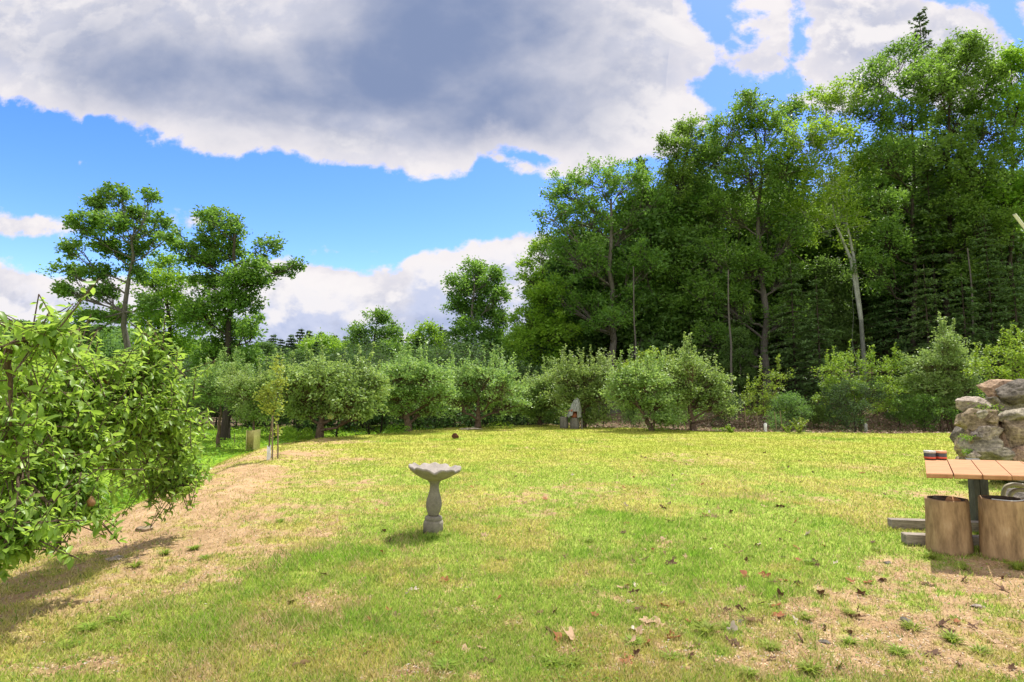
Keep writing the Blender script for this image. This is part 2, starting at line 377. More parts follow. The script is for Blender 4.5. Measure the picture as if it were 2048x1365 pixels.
def gcolor(x, y, blade=False):
    dirt, lush, dry, meadow, wood = masks(x, y)
    r = np.hypot(x, y); far = sst(y, 7, 15)
    n = fbm(x * 7, y * 7, 3, 91, .7); n2 = fbm(x * 30, y * 30, 2, 95)
    g = np.broadcast_to(A3(.295, .380, .070), x.shape + (3,)).copy()
    g = lerp(g, A3(.315, .345, .048), far * .8)
    g = lerp(g, A3(.44, .37, .105), dry * (.62 - .34 * far))
    g = lerp(g, A3(.20, .36, .03), lush * .85)
    d = lerp(np.broadcast_to(A3(.33, .205, .105), x.shape + (3,)), A3(.46, .325, .19), n)
    g = lerp(g, d, dirt * (.45 if blade else 1.0))
    g = lerp(g, A3(.17, .30, .022), meadow * .9)
    w = lerp(np.broadcast_to(A3(.085, .065, .035), x.shape + (3,)), A3(.17, .125, .08), n)
    g = lerp(g, w, wood)
    return g * (.72 + .36 * n + .2 * n2)[..., None], (dirt, lush, dry, meadow, wood)

# polar sheet, fine near the viewer, reaching the horizon
th = np.concatenate([np.linspace(-rad(180), -rad(52), 60, endpoint=False), np.linspace(-rad(52), rad(52), 640, endpoint=False), np.linspace(rad(52), rad(180), 60, endpoint=False)])
rr = np.concatenate([[.02], np.geomspace(.5, 2, 30, endpoint=False), np.geomspace(2, 60, 560, endpoint=False), np.geomspace(60, 3000, 130)])
TH, RR = np.meshgrid(th, rr); GX = RR * np.sin(TH); GY = RR * np.cos(TH)
GZ = height(GX, GY); gc, gm = gcolor(GX, GY)
# crumbly relief of bare soil
GZ = GZ + (fbm(GX * 22, GY * 22, 3, 101, .7) - .5) * .022 * gm[0] * (RR < 25)
V = np.stack([GX, GY, GZ], -1).reshape(-1, 3); nth = len(th); nr = len(rr)
i = np.arange(nr - 1)[:, None] * nth + np.arange(nth)[None]; j = np.arange(nr - 1)[:, None] * nth + (np.arange(nth)[None] + 1) % nth
fc = np.stack([i, i + nth, j + nth, j], -1).reshape(-1, 4)
gme = mesh_np('ground', V, [fc], {'col': gc.reshape(-1, 3), 'dirt': gm[0].ravel()}, True)
m = newmat('ground'); a = N('ShaderNodeAttribute', attribute_name='col'); dd = N('ShaderNodeAttribute', attribute_name='dirt')
f1 = tnoise(55, 5, .7); f2 = tnoise(230, 3, .7); f3 = tnoise(9, 4, .6)
sp_ = M('ADD', M('MULTIPLY', f1, .6), M('MULTIPLY', f2, .4))
dk_ = ramp(sp_, [(.30, (.50, .46, .42)), (.5, (1, 1, 1)), (.68, (1.35, 1.32, 1.25))])
mm = N('ShaderNodeMix', data_type='RGBA', blend_type='MULTIPLY'); mm.inputs[0].default_value = .8; L(a.outputs['Color'], mm.inputs[6]); L(dk_, mm.inputs[7])
p = pri(mm.outputs[2], .95, .1, M('ADD', M('MULTIPLY', f1, .7), M('MULTIPLY', f2, .3)), .9, .025); outm(p.outputs[0])
tag(obj('ground', gme, m), kind='structure')

# ------------------------------------------------------------------ leaf and wood generators
def unit(v): return v / np.maximum(np.linalg.norm(v, axis=-1, keepdims=True), 1e-9)
def leaf_cards(P, size, rg, up=.5, droop=.15, wid=.5, out=None, fold=.25):
    n = len(P); P = np.asarray(P, float)
    sz = size * rg.uniform(.65, 1.25, (n, 1))
    a = rg.normal(0, 1, (n, 3)); a[:, 2] = a[:, 2] * .5 - droop
    if out is not None: a = a + out * 1.1
    a = unit(a); nn = rg.normal(0, 1, (n, 3)) * .75; nn[:, 2] += up * 1.6
    b = unit(np.cross(nn, a)); nn = np.cross(a, b)
    w = sz * wid * .5
    p0 = P - a * sz * .5; p2 = P + a * sz * .5; m_ = P - a * sz * .08
    p1 = m_ + b * w + nn * w * fold; p3 = m_ - b * w + nn * w * fold
    V = np.stack([p0, p1, p2, p3], 1).reshape(-1, 3); k = np.arange(n)[:, None] * 4
    F_ = np.concatenate([k + np.array([0, 1, 2]), k + np.array([0, 2, 3])])
    return V, F_, np.repeat(rg.uniform(0, 1, n), 4)
def leaf_curved(P, a, size, rg, wid=.48):
    """P base points, a direction; 6 faces, folded on the midrib and curved down"""
    n = len(P); sz = size * rg.uniform(.6, 1.2, (n, 1)); a = unit(a)
    nn = rg.normal(0, .45, (n, 3)); nn[:, 2] += 1.0
    b = unit(np.cross(nn, a)); nn = np.cross(a, b); w = sz * wid * .5 * rg.uniform(.8, 1.15, (n, 1)); cu = rg.uniform(.0, .5, (n, 1)) * sz
    pts = []
    for t, ww in ((0, 0), (.33, .9), (.68, .85), (1.0, 0)):
        mid = P + a * sz * t - nn * cu * t * t
        pts.append(mid)
        if ww:
            pts.append(mid + b * w * ww + nn * w * .35 * ww); pts.append(mid - b * w * ww + nn * w * .35 * ww)
    V = np.stack(pts, 1)   # 0 m0,1 m1,2 l1,3 r1,4 m2,5 l2,6 r2,7 m3
    k = np.arange(n)[:, None] * 8
    T = np.concatenate([k + np.array(q) for q in ((0, 1, 2), (0, 3, 1), (4, 7, 5), (4, 6, 7))])
    Q = np.concatenate([k + np.array(q) for q in ((1, 4, 5, 2), (1, 3, 6, 4))])
    return V.reshape(-1, 3), [T, Q], np.repeat(rg.uniform(0, 1, n), 8)
def tubes(segs, sides=6):
    """segs: list of (A,B,ra,rb)"""
    A = np.array([s[0] for s in segs], float); B = np.array([s[1] for s in segs], float)
    ra = np.array([s[2] for s in segs])[:, None]; rb = np.array([s[3] for s in segs])[:, None]
    d = unit(B - A); ref = np.where(np.abs(d[:, :1]) < .8, np.array([[1., 0, 0]]), np.array([[0, 1., 0]]))
    u = unit(np.cross(d, ref)); v = np.cross(d, u); n = len(A); vs_ = []
    for P, r in ((A, ra), (B, rb)):
        for q in range(sides):
            t = 2 * math.pi * q / sides
            vs_.append(P + (u * math.cos(t) + v * math.sin(t)) * r)
    V = np.stack(vs_, 1).reshape(-1, 3); k = np.arange(n)[:, None] * sides * 2
    F_ = np.concatenate([k + np.array([q, (q + 1) % sides, sides + (q + 1) % sides, sides + q]) for q in range(sides)])
    return V, F_
def poly(p0, p1, r0, r1, n, wob, rg, sag=0):
    p0 = np.array(p0, float); p1 = np.array(p1, float); L_ = np.linalg.norm(p1 - p0); pts = []
    off = np.zeros(3)
    for i in range(n + 1):
        t = i / n
        if 0 < i < n: off = off * .6 + rg.normal(0, wob * L_ / n, 3)
        else: off = off * (0 if i == 0 else .3)
        pts.append(p0 + (p1 - p0) * t + off + np.array([0, 0, sag * L_ * 4 * t * (1 - t)]))
    return [(pts[i], pts[i + 1], r0 + (r1 - r0) * i / n, r0 + (r1 - r0) * (i + 1) / n) for i in range(n)], pts

def lobed_tree(rg, H, lobes, tr, top=None, clump=.5, cn=22, lpc=40, leaf=.16, wid=.55, lean=(0, 0), stems=1, shoots=0, shoot_len=.6, up=.3, droop=.15, flat=.85, fork=.25, min_b=.12, twigr=.012, jit=(.8, 1.18)):
    """lobes: list of (x,y,z,rx,ry,rz) local; returns wood segs (trunk, limbs), leaf arrays"""
    wood = []; P = []; O = []; lv = []
    top = np.array(top if top is not None else (lean[0], lean[1], H * .85), float)
    tp, tpts = poly((0, 0, -.15), top, tr, tr * .25, 9, .10, rg); 
    tp[0] = (tp[0][0], tp[0][1], tr * 1.45, tp[0][3]); wood += tp; tpts = np.array(tpts)
    vols = np.array([l[3] * l[4] + l[3] * l[5] for l in lobes]); share = vols / vols.mean()
    for li, (x, y, z, rx, ry, rz) in enumerate(lobes):
        c = np.array([x, y, z]); hd = np.hypot(x - np.interp(z, tpts[:, 2], tpts[:, 0]), y - np.interp(z, tpts[:, 2], tpts[:, 1]))
        zb = max(min_b * H, min(z - .55 * hd - .2 * rz, top[2] * .97))
        b0 = np.array([np.interp(zb, tpts[:, 2], tpts[:, 0]), np.interp(zb, tpts[:, 2], tpts[:, 1]), zb])
        br = max(tr * .38 * (1 - .6 * zb / max(top[2], .1)), tr * .10)
        bs, bp = poly(b0, c, br, br * .35, 5, .16, rg, -.04); wood += bs
        k = max(3, int(cn * share[li]))
        d = unit(rg.normal(0, 1, (k, 3))); rr_ = rg.uniform(.1, 1, (k, 1)) ** .38
        d[:, 2] = np.where((d[:, 2] < 0) & (rg.uniform(0, 1, k) < .55), -d[:, 2], d[:, 2])
        cc = c + d * rr_ * np.array([rx, ry, rz]) * rg.uniform(jit[0], jit[1], (k, 1))
        for q in range(k):
            s0 = bp[int(rg.integers(2, 6))]
            ts, _ = poly(s0, cc[q], br * .3, twigr, 2, .12, rg); wood += ts
            m_ = int(lpc * rg.uniform(.6, 1.4)); cs = clump * rg.uniform(.65, 1.3)
            g = rg.normal(0, .48, (m_, 3)) * np.array([cs, cs, cs * flat])
            P.append(cc[q] + g); O.append(unit(g + (cc[q] - c) * .3)); lv.append(np.full(m_, rg.uniform(0, 1)))
    for q in range(shoots):    # upright young shoots standing out of the crown
        x, y, z, rx, ry, rz = lobes[int(rg.integers(0, len(lobes)))]
        a_ = rg.uniform(0, 2 * math.pi); r_ = rg.uniform(0, .8)
        b0 = np.array([x + math.cos(a_) * rx * r_, y + math.sin(a_) * ry * r_, z + rz * math.sqrt(1 - r_ * r_) * .8])
        tip = b0 + np.array([rg.normal(0, .12), rg.normal(0, .12), 1]) * shoot_len * rg.uniform(.5, 1.2)
        wood.append((b0, tip, twigr, twigr * .5)); m_ = int(34 * shoot_len / .6)
        t = rg.uniform(.05, 1, (m_, 1)); g = rg.normal(0, leaf * .35, (m_, 3)); P.append(b0 + (tip - b0) * t + g); O.append(unit(g)); lv.append(np.full(m_, .8))
    P = np.concatenate(P); O = np.concatenate(O); lv = np.concatenate(lv)
    V, F_, l2 = leaf_cards(P, leaf, rg, up, droop, wid, O)
    return wood, (V, F_, np.clip(.55 * np.repeat(lv, 4) + .45 * l2, 0, 1))
def make_tree(name, label, cat, loc, wood, lv, bark, leafm, group=None, sides=7, rz=0, crown_name='crown'):
    t = thing(name, label, cat, loc, group, rz)
    V, F_ = tubes(wood, sides); obj('trunk', mesh_np('trunk', V, [F_], None, True), bark, t)
    obj(crown_name, mesh_np(crown_name, lv[0], [lv[1]], {'lv': lv[2]}, False), leafm, t)
    return t
def gen_lobes(rg, H, R, cb, n, rl=.42):
    out_ = []
    for q in range(n):
        t = (q + .5) / n; z = H * (cb + (1 - cb) * (t * .92)); env = math.sin(math.pi * min(1, .22 + .70 * t)) ** .7
        a_ = q * 2.4 + rg.uniform(-.5, .5); d_ = R * env * rg.uniform(.35, .72) if q < n - 1 else 0
        r_ = R * rl * rg.uniform(.75, 1.2)
        out_.append((math.cos(a_) * d_, math.sin(a_) * d_, z, r_, r_, r_ * .75))
    return out_
def conifer(rg, H, R, leaf=.22, whorls=26, cb=.1, per=7, droopy=.25, dens=10, tr=.16, ragged=.3, mintop=.12):
    wood = [((0, 0, -.2), (0, 0, H * .5), tr, tr * .6), ((0, 0, H * .5), (0, 0, H), tr * .6, .02)]; P = []; O = []
    for w_ in range(whorls):
        t = (w_ + rg.uniform(-.3, .3)) / whorls; t = min(max(t, 0), .995); z = H * (cb + (1 - cb) * t); L0 = R * (1 - t) ** .75 * rg.uniform(1 - ragged, 1.1) + mintop
        for b_ in range(per):
            if rg.uniform() < .12: continue
            a_ = rg.uniform(0, 2 * math.pi); L_ = L0 * rg.uniform(.65, 1.1); dv = np.array([math.cos(a_), math.sin(a_), 0])
            tip = np.array([0, 0, z]) + dv * L_ + np.array([0, 0, -droopy * L_ + .15 * L_ * (t > .8)])
            wood.append(((0, 0, z), tip, .03 * (1 - t) + .01, .006))
            m_ = max(4, int(dens * L_ / R * 2)); s = rg.uniform(.12, 1, (m_, 1)) ** .8
            side = np.array([-dv[1], dv[0], 0]); q = rg.normal(0, .16, (m_, 1)) * L_ * (1.15 - s)
            P.append(np.array([0, 0, z]) * (1 - s) + tip * s + side * q + rg.normal(0, .04, (m_, 3))); O.append(np.repeat((dv * .8 - np.array([0, 0, .25]))[None], m_, 0) + side * np.sign(q) * .6)
    P = np.concatenate(P); O = np.concatenate(O)
    V, F_, l2 = leaf_cards(P, leaf, rg, 1.2, .25, .38, O, .1)
    return wood, (V, F_, l2)
def px_lobes(base, Y, lst, depth=.9, rg=None, ryk=1.0):
    """lobes measured on the photograph (px,py,rx,ry), set at a distance and given depth"""
    out_ = []
    for q, (px, py, rx, ry) in enumerate(lst):
        dy = (rg.uniform(-1, 1) if rg is not None else 0) * depth
        c = atY(px, py, Y + dy); s = (Y + dy) / F
        out_.append((c.x - base.x, c.y - base.y, c.z - base.z, rx * s, (rx + ry) * .5 * s, ry * s * ryk))
    return out_
def R_(s): return np.random.default_rng(s)

# ------------------------------------------------------------------ tall trees, right side
def big(px, base_y, name, label, lobes, seed, Ytop, tr_, leafm, bark, depth=1.6, cn=30, lpc=46, leaf=.20, top=None, group=None, lean=(0, 0), **k):
    if px > 1050: Ytop += 7.5 if px < 1500 else 9.5
    tr = tr_; b = ground(px, Ytop); rg = R_(seed); ll = px_lobes(b, Ytop, lobes, depth, rg, 1.12 if px > 1050 else 1.3)
    cn = int(cn * 1.7); lpc = int(lpc * 1.25)
    zt = max(l[2] for l in ll)
    tp = (lean[0], lean[1], zt - .5) if top is None else (atY(*top, Ytop).x - b.x, 0, atY(*top, Ytop).z - b.z)
    w, lv = lobed_tree(rg, zt + .5, ll, tr, tp, cn=cn, lpc=lpc, leaf=leaf, **k)
    return make_tree(name, label, 'tree', b, w, lv, bark, leafm, group)
WE = 'tall trees along the edge of the wood'
big(1228, 840, 'maple_tree', 'broad rounded leafy tree with grey trunk at the left end of the wood', [(1140, 400, 62, 48), (1200, 365, 60, 42), (1262, 370, 55, 40), (1300, 420, 50, 60), (1105, 440, 38, 30), (1180, 450, 70, 50), (1250, 470, 70, 60), (1150, 520, 60, 45), (1215, 560, 60, 50), (1290, 540, 50, 60), (1170, 620, 45, 35), (1270, 620, 55, 45), (1120, 600, 40, 40), (1220, 650, 50, 35), (1300, 680, 45, 35)], 101, 32, .30, LF_oak, bark_grey, top=(1222, 400), group=WE, cn=26)
big(1345, 840, 'leafy_tree', 'slim bright leafy tree between the broad rounded tree and the tall oak', [(1345, 300, 40, 35), (1385, 275, 42, 35), (1400, 330, 50, 45), (1355, 370, 45, 45), (1380, 430, 50, 50), (1350, 500, 40, 50), (1400, 560, 45, 60), (1340, 620, 35, 50)], 102, 33, .22, LF_oak, bark_dark, top=(1380, 300), group=WE)
big(1530, 840, 'oak_tree', 'tall dense oak with straight grey trunk behind the small staked tree', [(1500, 225, 45, 38), (1460, 270, 50, 45), (1530, 265, 48, 45), (1575, 240, 30, 40), (1430, 330, 50, 50), (1500, 350, 75, 55), (1570, 350, 45, 60), (1450, 430, 65, 55), (1540, 450, 65, 60), (1420, 520, 50, 50), (1500, 540, 70, 50), (1570, 560, 45, 40), (1460, 610, 60, 45), (1540, 620, 40, 30), (1410, 600, 45, 50), (1590, 480, 40, 60), (1570, 640, 45, 40), (1420, 680, 45, 35), (1490, 690, 50, 30)], 103, 29, .30, LF_oak, bark_grey, top=(1515, 300), group=WE, cn=30)
big(1725, 850, 'birch_tree', 'pale double stemmed tree leaning left in front of the wood', [(1640, 215, 50, 38), (1690, 200, 42, 35), (1610, 290, 50, 50), (1670, 290, 60, 50), (1640, 370, 60, 50), (1700, 360, 40, 55), (1600, 440, 45, 50), (1670, 440, 50, 50), (1720, 470, 30, 40)], 104, 27, .01, LF_pale, bark_pale, cn=22, lpc=38, top=(1690, 430), group=WE)
big(1822, 850, 'hardwood_tree', 'tall tree with thin dark trunk and an airy crown showing sky through its middle', [(1760, 165, 48, 45), (1800, 125, 45, 35), (1850, 170, 55, 45), (1740, 240, 50, 50), (1800, 250, 55, 40), (1770, 320, 60, 40), (1860, 330, 50, 40), (1740, 400, 45, 45), (1810, 420, 40, 35), (1770, 480, 50, 40), (1840, 500, 50, 45), (1780, 570, 45, 40), (1740, 540, 35, 40)], 105, 27, .20, LF_oak, bark_dark, cn=24, lpc=40, top=(1820, 200), group=WE)
big(1895, 860, 'maple_tree', 'highest leafy crown of the wood with two dark trunks under it', [(1900, 130, 55, 45), (1945, 115, 42, 38), (1880, 190, 60, 45), (1960, 180, 45, 50), (1920, 250, 65, 50), (1980, 270, 45, 50), (1890, 320, 60, 50), (1950, 350, 60, 50), (1910, 420, 50, 40), (1970, 460, 50, 45), (1900, 500, 50, 40), (1950, 560, 55, 40), (1880, 590, 45, 35), (2000, 620, 50, 40)], 106, 26, .24, LF_oak, bark_dark, top=(1900, 200), group=WE, cn=30)
big(2030, 860, 'leafy_tree', 'light leafy crown cut off by the right edge of the picture', [(2020, 150, 40, 45), (2060, 130, 50, 45), (2010, 220, 45, 50), (2060, 230, 55, 60), (2030, 320, 50, 55), (2070, 400, 60, 60), (2010, 410, 40, 50), (2050, 500, 50, 50)], 107, 25, .20, LF_pale, bark_dark, top=(2045, 200), group=WE, cn=26)
big(1085, 840, 'leafy_tree', 'pale leafy tree low at the left corner of the wood beside the broad rounded tree', [(1085, 505, 28, 35), (1060, 560, 30, 40), (1095, 600, 45, 40), (1060, 640, 40, 40), (1110, 670, 50, 35), (1040, 690, 35, 35), (1080, 730, 50, 30)], 108, 33, .14, LF_pale, bark_dark, top=(1085, 540), group=WE, cn=22)
big(1150, 840, 'slender_tree', 'dark slender tree with bare lower stems under the broad rounded crown', [(1120, 500, 35, 45), (1150, 560, 40, 40), (1120, 600, 35, 30), (1160, 640, 40, 30)], 109, 36, .10, LF_dark, bark_dark, top=(1140, 500), group=WE, cn=18)
# pale double stem that carries the birch crown
g_ = ground(1733, 36.5); w_ = []
for tp in ((1664, 400), (1686, 390)):
    mids = [(1733, 790), (1722, 640), (1702 + (tp[0] - 1664) * .3, 520), (tp[0] + 8, 450), tp]
    pts = [np.array(atY(a_, b_, 36.5)) for a_, b_ in mids]; pts[0][2] = g_.z - .2
    for q in range(4): w_.append((pts[q], pts[q + 1], .155 - .03 * q, .125 - .03 * q))
V, F_ = tubes(w_, 9); bt = [o for o in C.objects if o.get('label', '').startswith('pale double stemmed')][0]
V = V - np.array(bt.location); stem = obj('stem', mesh_np('stem', V, [F_], None, True), bark_pale, bt)

# white pine whose ragged top stands above the wood
def whitepine(px, Y, ptop, label, seed, leafm=LF_con, r=2.6):
    b = ground(px, Y); Hh = atY(px, ptop, Y).z - b.z; rg = R_(seed)
    w, lv = conifer(rg, Hh, r * .95, .30, 60, .35, 5, -.45, 30, .22, .75, .45)
    return make_tree('pine_tree', label, 'pine tree', b, w, lv, bark_dark, leafm)
whitepine(1885, 44, 24, 'ragged pine top standing above the highest leafy crown', 120)
whitepine(1292, 46, 318, 'thin pine tip just showing over the broad rounded tree', 121, r=1.6)

# generic deep wood trees: four kinds, copied
def gen_tree(seed, H, R, cb, tr, leafm, bark, name, label, n=17, cn=24, lpc=44, leaf=.27):
    rg = R_(seed); w, lv = lobed_tree(rg, H, gen_lobes(rg, H, R, cb, n), tr, (rg.normal(0, .4), rg.normal(0, .4), H * .92), clump=.65, cn=cn, lpc=lpc, leaf=leaf)
    return make_tree(name, label, 'tree', (0, 0, 0), w, lv, bark, leafm)
DW = 'trees standing deep in the wood'
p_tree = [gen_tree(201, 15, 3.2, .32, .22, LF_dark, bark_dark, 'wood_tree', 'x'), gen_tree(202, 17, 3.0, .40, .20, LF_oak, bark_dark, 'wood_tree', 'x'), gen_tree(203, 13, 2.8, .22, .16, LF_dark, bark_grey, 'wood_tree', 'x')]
def hem(seed, H, R, dens=15, per=8, leafm=LF_hem):
    w, lv = conifer(R_(seed), H, R * 1.15, .24, int(H * 3.2), .05, per + 2, .22, int(dens * 1.8), .09, .35)
    return make_tree('hemlock_tree', 'x', 'hemlock', (0, 0, 0), w, lv, bark_dark, leafm)
p_hem = [hem(211, 13, 2.6), hem(212, 9, 2.3)]
def shrub(seed, leafm, H=3.6, R=1.7):
    rg = R_(seed); ll = [(rg.normal(0, .45) * R, rg.normal(0, .45) * R, H * rg.uniform(.18, .85), R * .5, R * .5, H * .20) for _ in range(12)]
    w, lv = lobed_tree(rg, H, ll, .06, (0, 0, H * .7), clump=.42, cn=16, lpc=30, leaf=.14, min_b=.03)
    return make_tree('shrub', 'x', 'shrub', (0, 0, 0), w, lv, bark_dark, leafm)
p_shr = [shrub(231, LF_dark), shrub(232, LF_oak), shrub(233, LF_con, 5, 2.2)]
used = set()
def put(proto, px, Y, sc, rz, label, group, hz=1.0):
    g = ground(px, Y); g.z -= .05
    if proto.name not in used:
        used.add(proto.name); r = proto; r.location = g; r.rotation_euler = (0, 0, rz); r.scale = (sc, sc, sc * hz); r['label'] = label; r['group'] = group; return r
    return copy_thing(proto, g, rz, (sc, sc, sc * hz), label, group)
rg = R_(300)
deepl = 'tall dark tree trunk and crown lost among others deep in the wood'
heml = 'dark hemlock with flat sweeping sprays filling the shade of the wood'
for row, (Y, x0, x1, st) in enumerate([(43, 1090, 2120, 74), (49, 1110, 2160, 80), (56, 1060, 2250, 88), (66, 1020, 2300, 100), (80, 1000, 2350, 120)]):
    for px in np.arange(x0, x1, st):
        q = px + rg.uniform(-25, 25); y = Y + rg.uniform(-2.5, 2.5)
        lim = np.interp(q, [1000, 1060, 1150, 1300, 1400, 1600, 1800, 2300], [700, 600, 400, 340, 300, 230, 150, 130])   # crown tops stay under the outline of the wood
        g = ground(q, y); hmax = atY(q, lim, y).z - g.z; pt = p_tree[int(rg.integers(0, 3))] if rg.uniform() < .8 else p_hem[0]
        base_h = {0: 15.6, 1: 17.5, 2: 13.6}.get(p_tree.index(pt) if pt in p_tree else 9, 13.2)
        s = min(hmax / base_h, 1.35) * rg.uniform(.85, 1.0)
        if s < .3: continue
        put(pt, q, y, s, rg.uniform(0, 6.28), deepl if pt in p_tree else heml, DW if pt in p_tree else 'hemlocks in the shade of the wood')
for px, Y, s in [(1150, 36, 1.0), (1230, 35, 1.1), (1300, 36, 1.1), (1365, 34, 1.15), (1425, 35, 1.2), (1500, 34, 1.2), (1560, 34, 1.1), (1610, 33, 1.3), (1700, 33, 1.4), (1745, 34, 1.3), (1825, 33, 1.4), (1880, 32, 1.4), (1925, 32, 1.3), (1975, 32, 1.4), (2020, 31, 1.3), (2070, 31, 1.3), (1075, 37, .8), (1130, 33, .55), (1190, 33, .8), (1270, 31, .75), (1320, 33, .95), (1390, 31, .8), (1450, 33, .95), (1480, 29, .6), (1590, 30, .8), (1640, 28, .7), (1660, 33, 1.0), (1765, 29, .8), (1800, 33, 1.1), (1860, 28, .75), (1935, 27, .7), (1990, 29, .95), (2040, 26, .75), (2090, 28, .9)]:
    Y += 4; s *= 1.12
    if min(abs(px - v) for v in (1232, 1530, 1735)) < 42: continue
    if rg.uniform() < .6:
      if rg.uniform() < .5: put(p_tree[int(rg.integers(0, 3))], px, Y + 2, s * .6, rg.uniform(0, 6.28), 'mid height leafy tree filling the shade under the tall crowns', 'mid height leafy trees under the tall crowns')
    else: put(p_hem[1] if s < .9 else p_hem[0], px, Y, s * (1.15 if s < .9 else .85), rg.uniform(0, 6.28), heml, 'hemlocks in the shade of the wood')
for q, px in enumerate((1075, 1130, 1215, 1270, 1345, 1455, 1590, 1625, 1700, 1790, 1830, 1960, 2005)):
    put(p_shr[q % 3], px + rg.uniform(-14, 14), rg.uniform(27, 31) if q % 2 else rg.uniform(24, 27) - max(0, (px - 1300) / 400), rg.uniform(.35, .6), rg.uniform(0, 6.28), 'leafy shrub growing low in the shade at the foot of the wood', 'shrubs at the foot of the wood')
# bare thin trunks seen in the gloom
wt = thing('bare_trunk', 'thin bare grey trunk standing in the gloom of the wood', 'tree trunk', (0, 0, 0), 'thin bare trunks in the gloom of the wood')
V, F_ = tubes(poly((0, 0, -.2), (.15, .1, 9), .085, .04, 8, .03, R_(5))[0], 7); obj('trunk', mesh_np('trunk', V, [F_], None, True), bark_grey, wt)
for q, (px, Y, s) in enumerate([(1272, 37, .9), (1688, 28, .26), (1462, 33, .8), (1955, 33, .9)]):
    g = ground(px, Y); sc = (.9, .9, s * 1.2)
    if q == 0: wt.location = g; wt.scale = sc; wt.rotation_euler = (0, 0, 1)
    else: copy_thing(wt, g, rg.uniform(0, 6), sc)
bpy.data.objects  # (bare trunk of 1688 is the short pale snag)

# ------------------------------------------------------------------ left and middle distance
big(236, 850, 'oak_tree', 'open crowned oak at far left with a bare leaning trunk and sky showing through', [(232, 395, 34, 18), (190, 415, 30, 16), (300, 400, 20, 14), (160, 455, 32, 26), (215, 450, 42, 24), (270, 440, 36, 26), (320, 455, 24, 22), (150, 500, 30, 14), (215, 500, 40, 18), (280, 500, 36, 22), (130, 545, 32, 16), (190, 545, 34, 14), (265, 545, 30, 14), (145, 585, 32, 14), (200, 590, 34, 20), (170, 640, 34, 20), (230, 640, 30, 22), (295, 615, 28, 18), (140, 680, 36, 26), (330, 480, 16, 14)], 131, 33, .26, LF_oak, bark_grey, depth=1.4, cn=14, lpc=36, leaf=.21, top=(258, 470), clump=.38, min_b=.5)
big(455, 850, 'oak_tree', 'oak left of the middle with a forked crown, one long bough reaching right', [(410, 435, 20, 15), (440, 445, 32, 20), (470, 470, 28, 26), (415, 480, 34, 22), (455, 510, 40, 24), (400, 525, 36, 16), (365, 495, 24, 14), (345, 475, 14, 16), (535, 500, 22, 26), (520, 540, 28, 20), (560, 545, 26, 12), (590, 528, 18, 10), (480, 560, 42, 22), (420, 570, 40, 24), (510, 570, 26, 16), (450, 610, 44, 26), (500, 610, 26, 20), (400, 630, 40, 30), (460, 670, 46, 30), (505, 670, 22, 30), (430, 720, 50, 30), (490, 730, 40, 30)], 132, 34, .25, LF_oak, bark_dark, depth=1.5, cn=16, lpc=36, leaf=.22, top=(470, 470), clump=.42, min_b=.4)
big(330, 850, 'leafy_tree', 'lower bright green tree between the two left oaks', [(335, 540, 36, 24), (300, 570, 40, 26), (365, 575, 40, 30), (320, 615, 48, 30), (375, 640, 44, 30), (300, 660, 46, 30), (350, 700, 50, 32)], 133, 38, .2, LF_pale, bark_dark, cn=20, clump=.5)
big(955, 850, 'ash_tree', 'lone upright tree in the middle with a rounded crown and pale stem against the clouds', [(950, 545, 28, 20), (985, 560, 24, 22), (920, 575, 26, 24), (955, 590, 36, 24), (1000, 600, 22, 24), (915, 620, 24, 22), (960, 630, 34, 22), (995, 645, 22, 20), (935, 665, 34, 22), (985, 685, 30, 24), (925, 710, 34, 22), (1000, 720, 26, 20)], 134, 42, .22, LF_oak, bark_grey, cn=24, lpc=36, leaf=.22, top=(952, 570), clump=.5)
big(752, 850, 'leafy_tree', 'rounded mid height tree left of the lone upright tree', [(755, 645, 26, 22), (715, 670, 26, 20), (780, 670, 24, 22), (740, 690, 40, 24), (785, 710, 34, 24), (710, 720, 34, 24), (750, 740, 44, 24)], 135, 50, .22, LF_oak, bark_dark, cn=18, leaf=.24, clump=.6)
big(860, 850, 'leafy_tree', 'smaller airy tree just left of the lone upright tree', [(855, 665, 20, 18), (835, 690, 22, 18), (875, 690, 20, 20), (850, 715, 32, 22), (815, 735, 30, 22), (880, 740, 30, 22)], 136, 52, .2, LF_pale, bark_dark, cn=16, leaf=.24, clump=.6)
big(650, 850, 'leafy_tree', 'yellow green tree low behind the second orchard tree', [(650, 690, 28, 14), (620, 705, 24, 16), (675, 710, 26, 18), (645, 730, 40, 20)], 137, 56, .2, LF_pale, bark_dark, cn=18, leaf=.26, clump=.7)
big(165, 850, 'leafy_tree', 'dark leafy tree behind the trunk of the far left oak', [(150, 690, 40, 24), (195, 700, 40, 26), (110, 720, 40, 24), (170, 740, 50, 26), (230, 730, 40, 30)], 138, 42, .2, LF_dark, bark_dark, cn=20, leaf=.2, clump=.6)
p_con = []
for sd_, Hh, r in ((221, 11, 2.0), (222, 10, 2.4)):
    w, lv = conifer(R_(sd_), Hh, r * 1.5, .46, 30, .06, 10, .15, 34, .12, .35); p_con.append(make_tree('spruce_tree', 'x', 'spruce', (0, 0, 0), w, lv, bark_dark, LF_con))
cons = [(600, 655, 85), (617, 660, 90), (640, 662, 92), (580, 668, 95), (560, 676, 80), (545, 668, 75), (668, 668, 88), (690, 672, 84), (785, 640, 62), (800, 665, 60), (815, 672, 88), (838, 676, 90), (880, 650, 75), (890, 660, 64), (905, 690, 58), (700, 690, 70), (530, 690, 66), (610, 690, 70), (668, 690, 66), (1015, 690, 60), (1035, 700, 62), (720, 700, 76), (575, 700, 62)]
